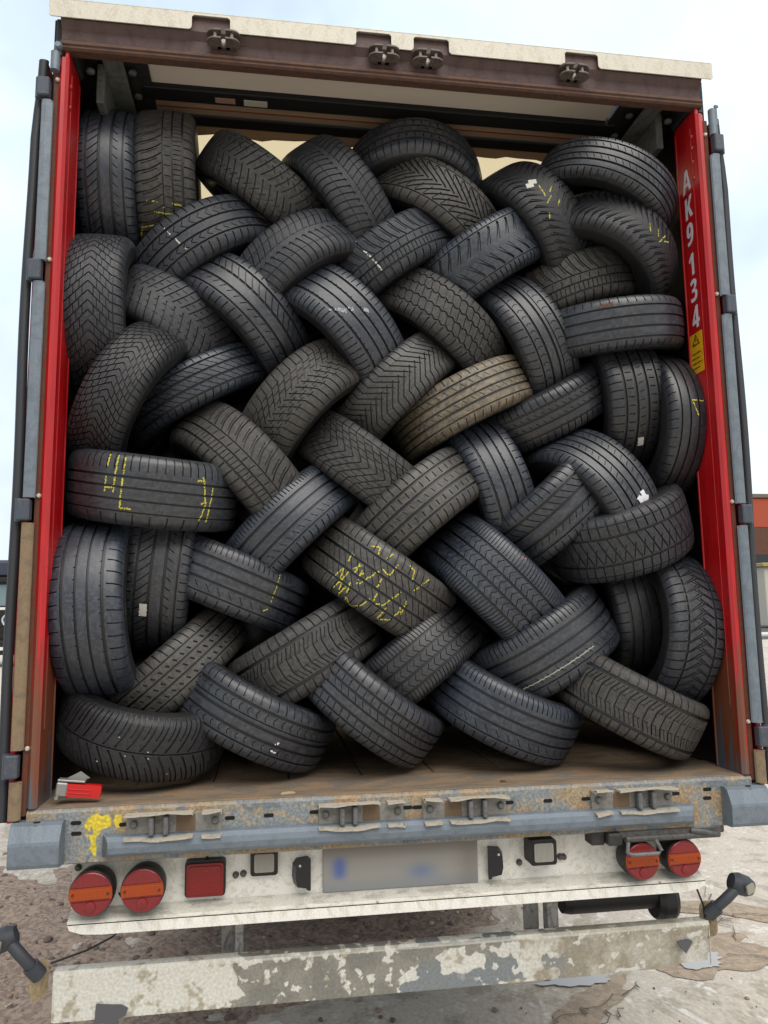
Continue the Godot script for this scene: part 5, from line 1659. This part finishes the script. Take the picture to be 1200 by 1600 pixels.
	tyre(p["dash4"][1], p["dash4"][0], 1, "dust", 0, Vector3(0.115, 2.202, -0.489), Vector3(-0.626, 0.768, -0.136), 0.326, 0.119, "ribbed tyre with dashed ribs directly right of the brick-tread winter tyre's lower end", [])
	tyre(p["slash"][1], p["slash"][0], 1, "grey", 0, Vector3(0.664, 2.236, -0.445), Vector3(-0.678, 0.734, 0.025), 0.317, 0.119, "slashed summer tyre sloping up to the right under the tyre with the white splash", [])
	tyre(p["block38"][1], p["block38"][0], 1, "grey", 1, Vector3(0.929, 2.133, -0.344), Vector3(-0.327, 0.914, 0.239), 0.292, 0.128, "chunky block-tread winter tyre lying at right under the white-splashed tyre", [])
	tyre(p["sum_b"][1], 46, 1, "blue", 0, Vector3(-1.086, 1.836, -0.352), Vector3(-0.998, -0.062, -0.028), 0.328, 0.122, "biggest upright worn tyre bulging against the lower left red post", [])
	tyre(p["slash"][1], p["slash"][0], 1, "grey", 0, Vector3(-0.895, 1.984, -0.503), Vector3(-0.994, 0.101, 0.040), 0.319, 0.116, "upright summer tyre with a small white printed sticker, right of the biggest worn tyre", [["w", 26, "23,.22 32,.22"]])
	tyre(p["worn3"][1], 46, 1, "grey", 0, Vector3(-0.648, 1.940, -0.511), Vector3(0.391, 0.920, 0.008), 0.318, 0.112, "worn three-groove tyre with faint yellow dashes at its right end, under the level tyre", [["y", 4, "-32,.7 -33,-.1|-30,-.4 -33,-.3"]])
	tyre(p["slits"][1], p["slits"][0], 1, "dust", 0, Vector3(-0.044, 1.937, -0.480), Vector3(0.567, 0.814, 0.125), 0.315, 0.130, "tyre scribbled all over with yellow crayon letters in the lower centre", [["y", 5, "28,-.55 25,-.2|25,-.2 22,-.55|22,-.55 20,-.2|24,-.75 21,-.45|21,-.45 18,-.85|18,-.8 15,-.4|15,-.4 12,-.85|27,.15 24,.2|26,.2 25,-.02|19,-.1 15,.1|17,.1 16,-.2|14,-.2 10,.0|13,0 11,-.35|10,-.35 6,.0|6,-.05 4,.2|4,.2 -1,.15|-1,.1 -2,-.2|12,-.75 6,-.95|6,-.9 0,-.7|0,-.7 -2,-.45|18,.6 12,.7|12,.7 10,.5|4,.55 2,.75|2,.3 -4,.25|-4,.25 -5,.6|-4,-.25 -5,-.5|-5,-.5 -12,-.4|-12,-.4 -17,.1|-12,.75 -17,.7|-17,.7 -19,.45|-14,-.75 -15,-.4|-15,-.75 -22,-.6|-22,-.6 -24,-.3|-22,-.2 -26,-.35|-26,-.3 -24,.0|-24,.3 -30,.75"]])
	tyre(p["suv"][1], p["suv"][0], 1, "blue", 0, Vector3(0.435, 1.914, -0.459), Vector3(0.697, 0.703, 0.143), 0.315, 0.139, "wide blue-grey off-road tyre right of the yellow-scribbled tyre", [["p", 16, "0,.78 -4,.8"]])
	tyre(p["sum_b"][1], 50, 1, "dark", 0, Vector3(1.007, 1.809, -0.555), Vector3(-0.988, -0.137, -0.071), 0.318, 0.109, "upright tyre in shadow behind the white-lined tyre, left of the diamond-tread tyre", [])
	tyre(p["diamond"][1], p["diamond"][0], 1, "grey", 1, Vector3(1.090, 1.724, -0.360), Vector3(-0.995, 0.090, 0.048), 0.322, 0.108, "upright diamond-tread winter tyre against the lower right red post", [])
	tyre(p["pits"][1], p["pits"][0], 1, "dust", 0, Vector3(-0.855, 1.597, -0.519), Vector3(-0.660, 0.747, 0.075), 0.316, 0.101, "straight tyre with rows of small pits sloping up to the right at lower left", [])
	tyre(p["hexblock"][1], p["hexblock"][0], 1, "dust", 1, Vector3(-0.352, 1.638, -0.502), Vector3(-0.505, 0.862, -0.045), 0.315, 0.121, "dusty hexagon-block winter tyre below the yellow-scribbled tyre", [])
	tyre(p["suv"][1], p["suv"][0], 1, "dark", 0, Vector3(0.084, 1.595, -0.509), Vector3(-0.605, 0.785, -0.133), 0.315, 0.114, "dark zigzag-sipe tyre sloping up to the right between the hexagon-block and wide blue-grey tyres", [])
	tyre(p["worn3"][1], p["worn3"][0], 1, "grey", 0, Vector3(0.619, 1.656, -0.470), Vector3(-0.507, 0.860, -0.057), 0.325, 0.132, "wide worn tyre with one whitish groove line at lower right", [["l", 4, "38,-.38 26,-.38|26,-.38 14,-.38|14,-.38 2,-.38|2,-.38 -10,-.38|-10,-.38 -22,-.38|-22,-.38 -34,-.38"]])
	tyre(p["vcenter"][1], p["vcenter"][0], -1, "dark", 1, Vector3(-0.932, 1.428, -0.379), Vector3(0.200, 0.954, 0.222), 0.303, 0.110, "low winter tyre on the bed in the lower left corner by the red buckle", [["d", 5, "14,.3 14,.33|8,-.1 8,-.12|-5,.05 -5,.07|-6,-.12 -6,-.1|-20,-.5 -20,-.52|25,-.4 25,-.43"]])
	tyre(p["sgroove"][1], p["sgroove"][0], 1, "grey", 0, Vector3(-0.540, 1.453, -0.446), Vector3(0.460, 0.883, 0.086), 0.321, 0.111, "worn bottom-row tyre with a white smudge, next to the low winter tyre", [["W", 5, "-22,-.2 -25,-.1|-22,-.35 -26,-.38|-24,-.1 -25,-.22"]])
	tyre(p["dash5"][1], p["dash5"][0], 1, "grey", 0, Vector3(-0.100, 1.480, -0.438), Vector3(0.610, 0.782, 0.126), 0.316, 0.108, "middle bottom-row tyre with cross-cut ribs under the hexagon-block tyre", [])
	tyre(p["worn3"][1], p["worn3"][0], 1, "blue", 0, Vector3(0.446, 1.445, -0.424), Vector3(0.393, 0.895, 0.210), 0.311, 0.114, "bottom-row tyre with broad smooth ribs under the white-grooved worn tyre", [])
	tyre(p["hexblock"][1], p["hexblock"][0], 1, "dust", 1, Vector3(0.919, 1.463, -0.321), Vector3(0.430, 0.884, 0.185), 0.308, 0.112, "bottom right hexagon-block winter tyre resting on the bed by the red post", [])
	_deeper_load()

# the load behind the first wall of tyres, glimpsed as dark shapes in the gaps
func _deeper_load() -> void:
	var table := _profile_table(0.11)
	var blocks := _pitch_blocks(_grooves("r -.44 9;r -.12 7;r .15 7;r .45 9;s -.53 -.98 .1 .1 .05 4.2 1;s .53 .98 .5 .1 .05 4.2 1;s -.44 -.37 .2 .1 0 3 1;s .15 .21 .6 .1 0 3 1", TAU * 0.318 / 40 * 1000.0, table[table.size() - 1][0], 1.0), TAU * 0.318 / 40 * 1000.0, table)
	var me := _carcass_mesh(0.318, 0.11, table, 0.0)
	var mm := MultiMesh.new()
	mm.transform_format = MultiMesh.TRANSFORM_3D
	mm.mesh = me
	var spots := []
	for layer in 2:
		for row in 9:
			var lean := 0.62 if (row + layer) % 2 == 0 else -0.62
			for col in 6:
				var at := Vector3(-0.93 + col * 0.37 + rng.randf_range(-0.02, 0.02), 1.53 + row * 0.23, -1.02 - layer * 0.42)
				if at.y > 3.42:
					continue
				var a := Vector3(sin(lean), cos(lean), 0.0).normalized()
				spots.append(Transform3D(Basis(a, Vector3(0, 0, 1).cross(a), Vector3(0, 0, 1)), at))
	mm.instance_count = spots.size()
	for i in spots.size():
		mm.set_instance_transform(i, spots[i])
	var o := MultiMeshInstance3D.new()
	o.multimesh = mm
	o.material_override = _rubber("dark", 0, 3)
	put(o, "tyre_load")
	tag(o, "dark mass of further tyres loaded deeper in the trailer", "", "", "stuff")

# ---------------------------------------------------------------- small things
func _small_things() -> void:
	var t := thing("strap_buckle", "red handled steel strap buckle lying in the lower left corner of the bed", "buckle", Vector3(-1.13, 1.206, -0.13))
	var redp := mat("handle_red", Color(0.72, 0.05, 0.035), 0.4)
	var zinc := mat("zinc", Color(0.55, 0.55, 0.54), 0.4, 0.6)
	var st := st_new()
	var xf := Transform3D(Basis(Vector3.UP, 0.05) * Basis(Vector3.BACK, -0.12), Vector3(0.055, 0.045, 0.07))
	plate(st, _round_rect(Vector2(-0.055, -0.020), Vector2(0.055, 0.020), 0.007), -0.012, 0.012, xf)
	var handle := commit(st, "handle", redp, t)
	st = st_new()
	box(st, Vector3(-0.01, 0.004, 0.0135), Vector3(0.07, 0.003, 0.002), 0.0006, xf)
	box(st, Vector3(-0.01, -0.008, 0.0135), Vector3(0.07, 0.003, 0.002), 0.0006, xf)
	commit(st, "handle_rib", redp, handle)
	st = st_new()
	box(st, Vector3(-0.066, 0.0, 0.0), Vector3(0.036, 0.044, 0.030), 0.004, xf)
	box(st, Vector3(-0.04, 0.028, -0.004), Vector3(0.085, 0.007, 0.034), 0.002, xf)
	plate(st, PackedVector2Array([Vector2(-0.09, 0.012), Vector2(-0.02, 0.055), Vector2(0.012, 0.036), Vector2(-0.03, 0.022)]), -0.022, -0.018, xf)
	tube(st, [xf * Vector3(-0.075, -0.022, -0.03), xf * Vector3(-0.075, -0.022, 0.03)], 0.006, 8)
	commit(st, "latch", zinc, t)
	st = st_new()
	box(st, Vector3(-0.01, 0.003, -0.04), Vector3(0.05, 0.004, 0.26), 0.001)
	commit(st, "strap", mat("strap_dark", Color(0.09, 0.09, 0.09), 0.9), t)
	# scraps on the bed
	var bits := [[Vector3(-0.42, 1.213, -0.055), Vector3(0.055, 0.008, 0.014), "pale wood splinter on the rear sill below the smudged tyre"], [Vector3(0.33, 1.213, -0.07), Vector3(0.022, 0.012, 0.012), "small wedge of wood on the rear sill right of the middle"]]
	for b in bits:
		st = st_new()
		var h: Vector3 = b[1]
		plate(st, PackedVector2Array([Vector2(-h.x / 2, -h.y / 2), Vector2(h.x / 2, -h.y / 2), Vector2(h.x * 0.42, h.y * 0.2), Vector2(h.x * 0.1, h.y / 2), Vector2(-h.x * 0.35, h.y * 0.4)]), -h.z / 2, h.z / 2, Transform3D(Basis(Vector3.UP, 0.3), Vector3.ZERO))
		var o := commit(st, "wood_splinter", mat("splinter" + str(h.x), Color(0.70, 0.60, 0.48) if h.x > 0.04 else Color(0.36, 0.24, 0.16), 0.8))
		o.position = b[0]
		tag(o, b[2], "splinter", "")
	st = st_new()
	plate(st, PackedVector2Array([Vector2(-0.04, -0.016), Vector2(0.035, -0.018), Vector2(0.04, 0.010), Vector2(0.01, 0.018), Vector2(-0.036, 0.014)]), -0.004, 0.006, Transform3D(Basis(Vector3.RIGHT, -1.2), Vector3.ZERO))
	var lit := commit(st, "litter_scrap", mat("litter", Color(0.66, 0.40, 0.40), 0.6))
	lit.position = Vector3(-1.36, 0.04, -1.32)
	tag(lit, "pinkish scrap of litter on the soil left of the white bumper bar", "litter")
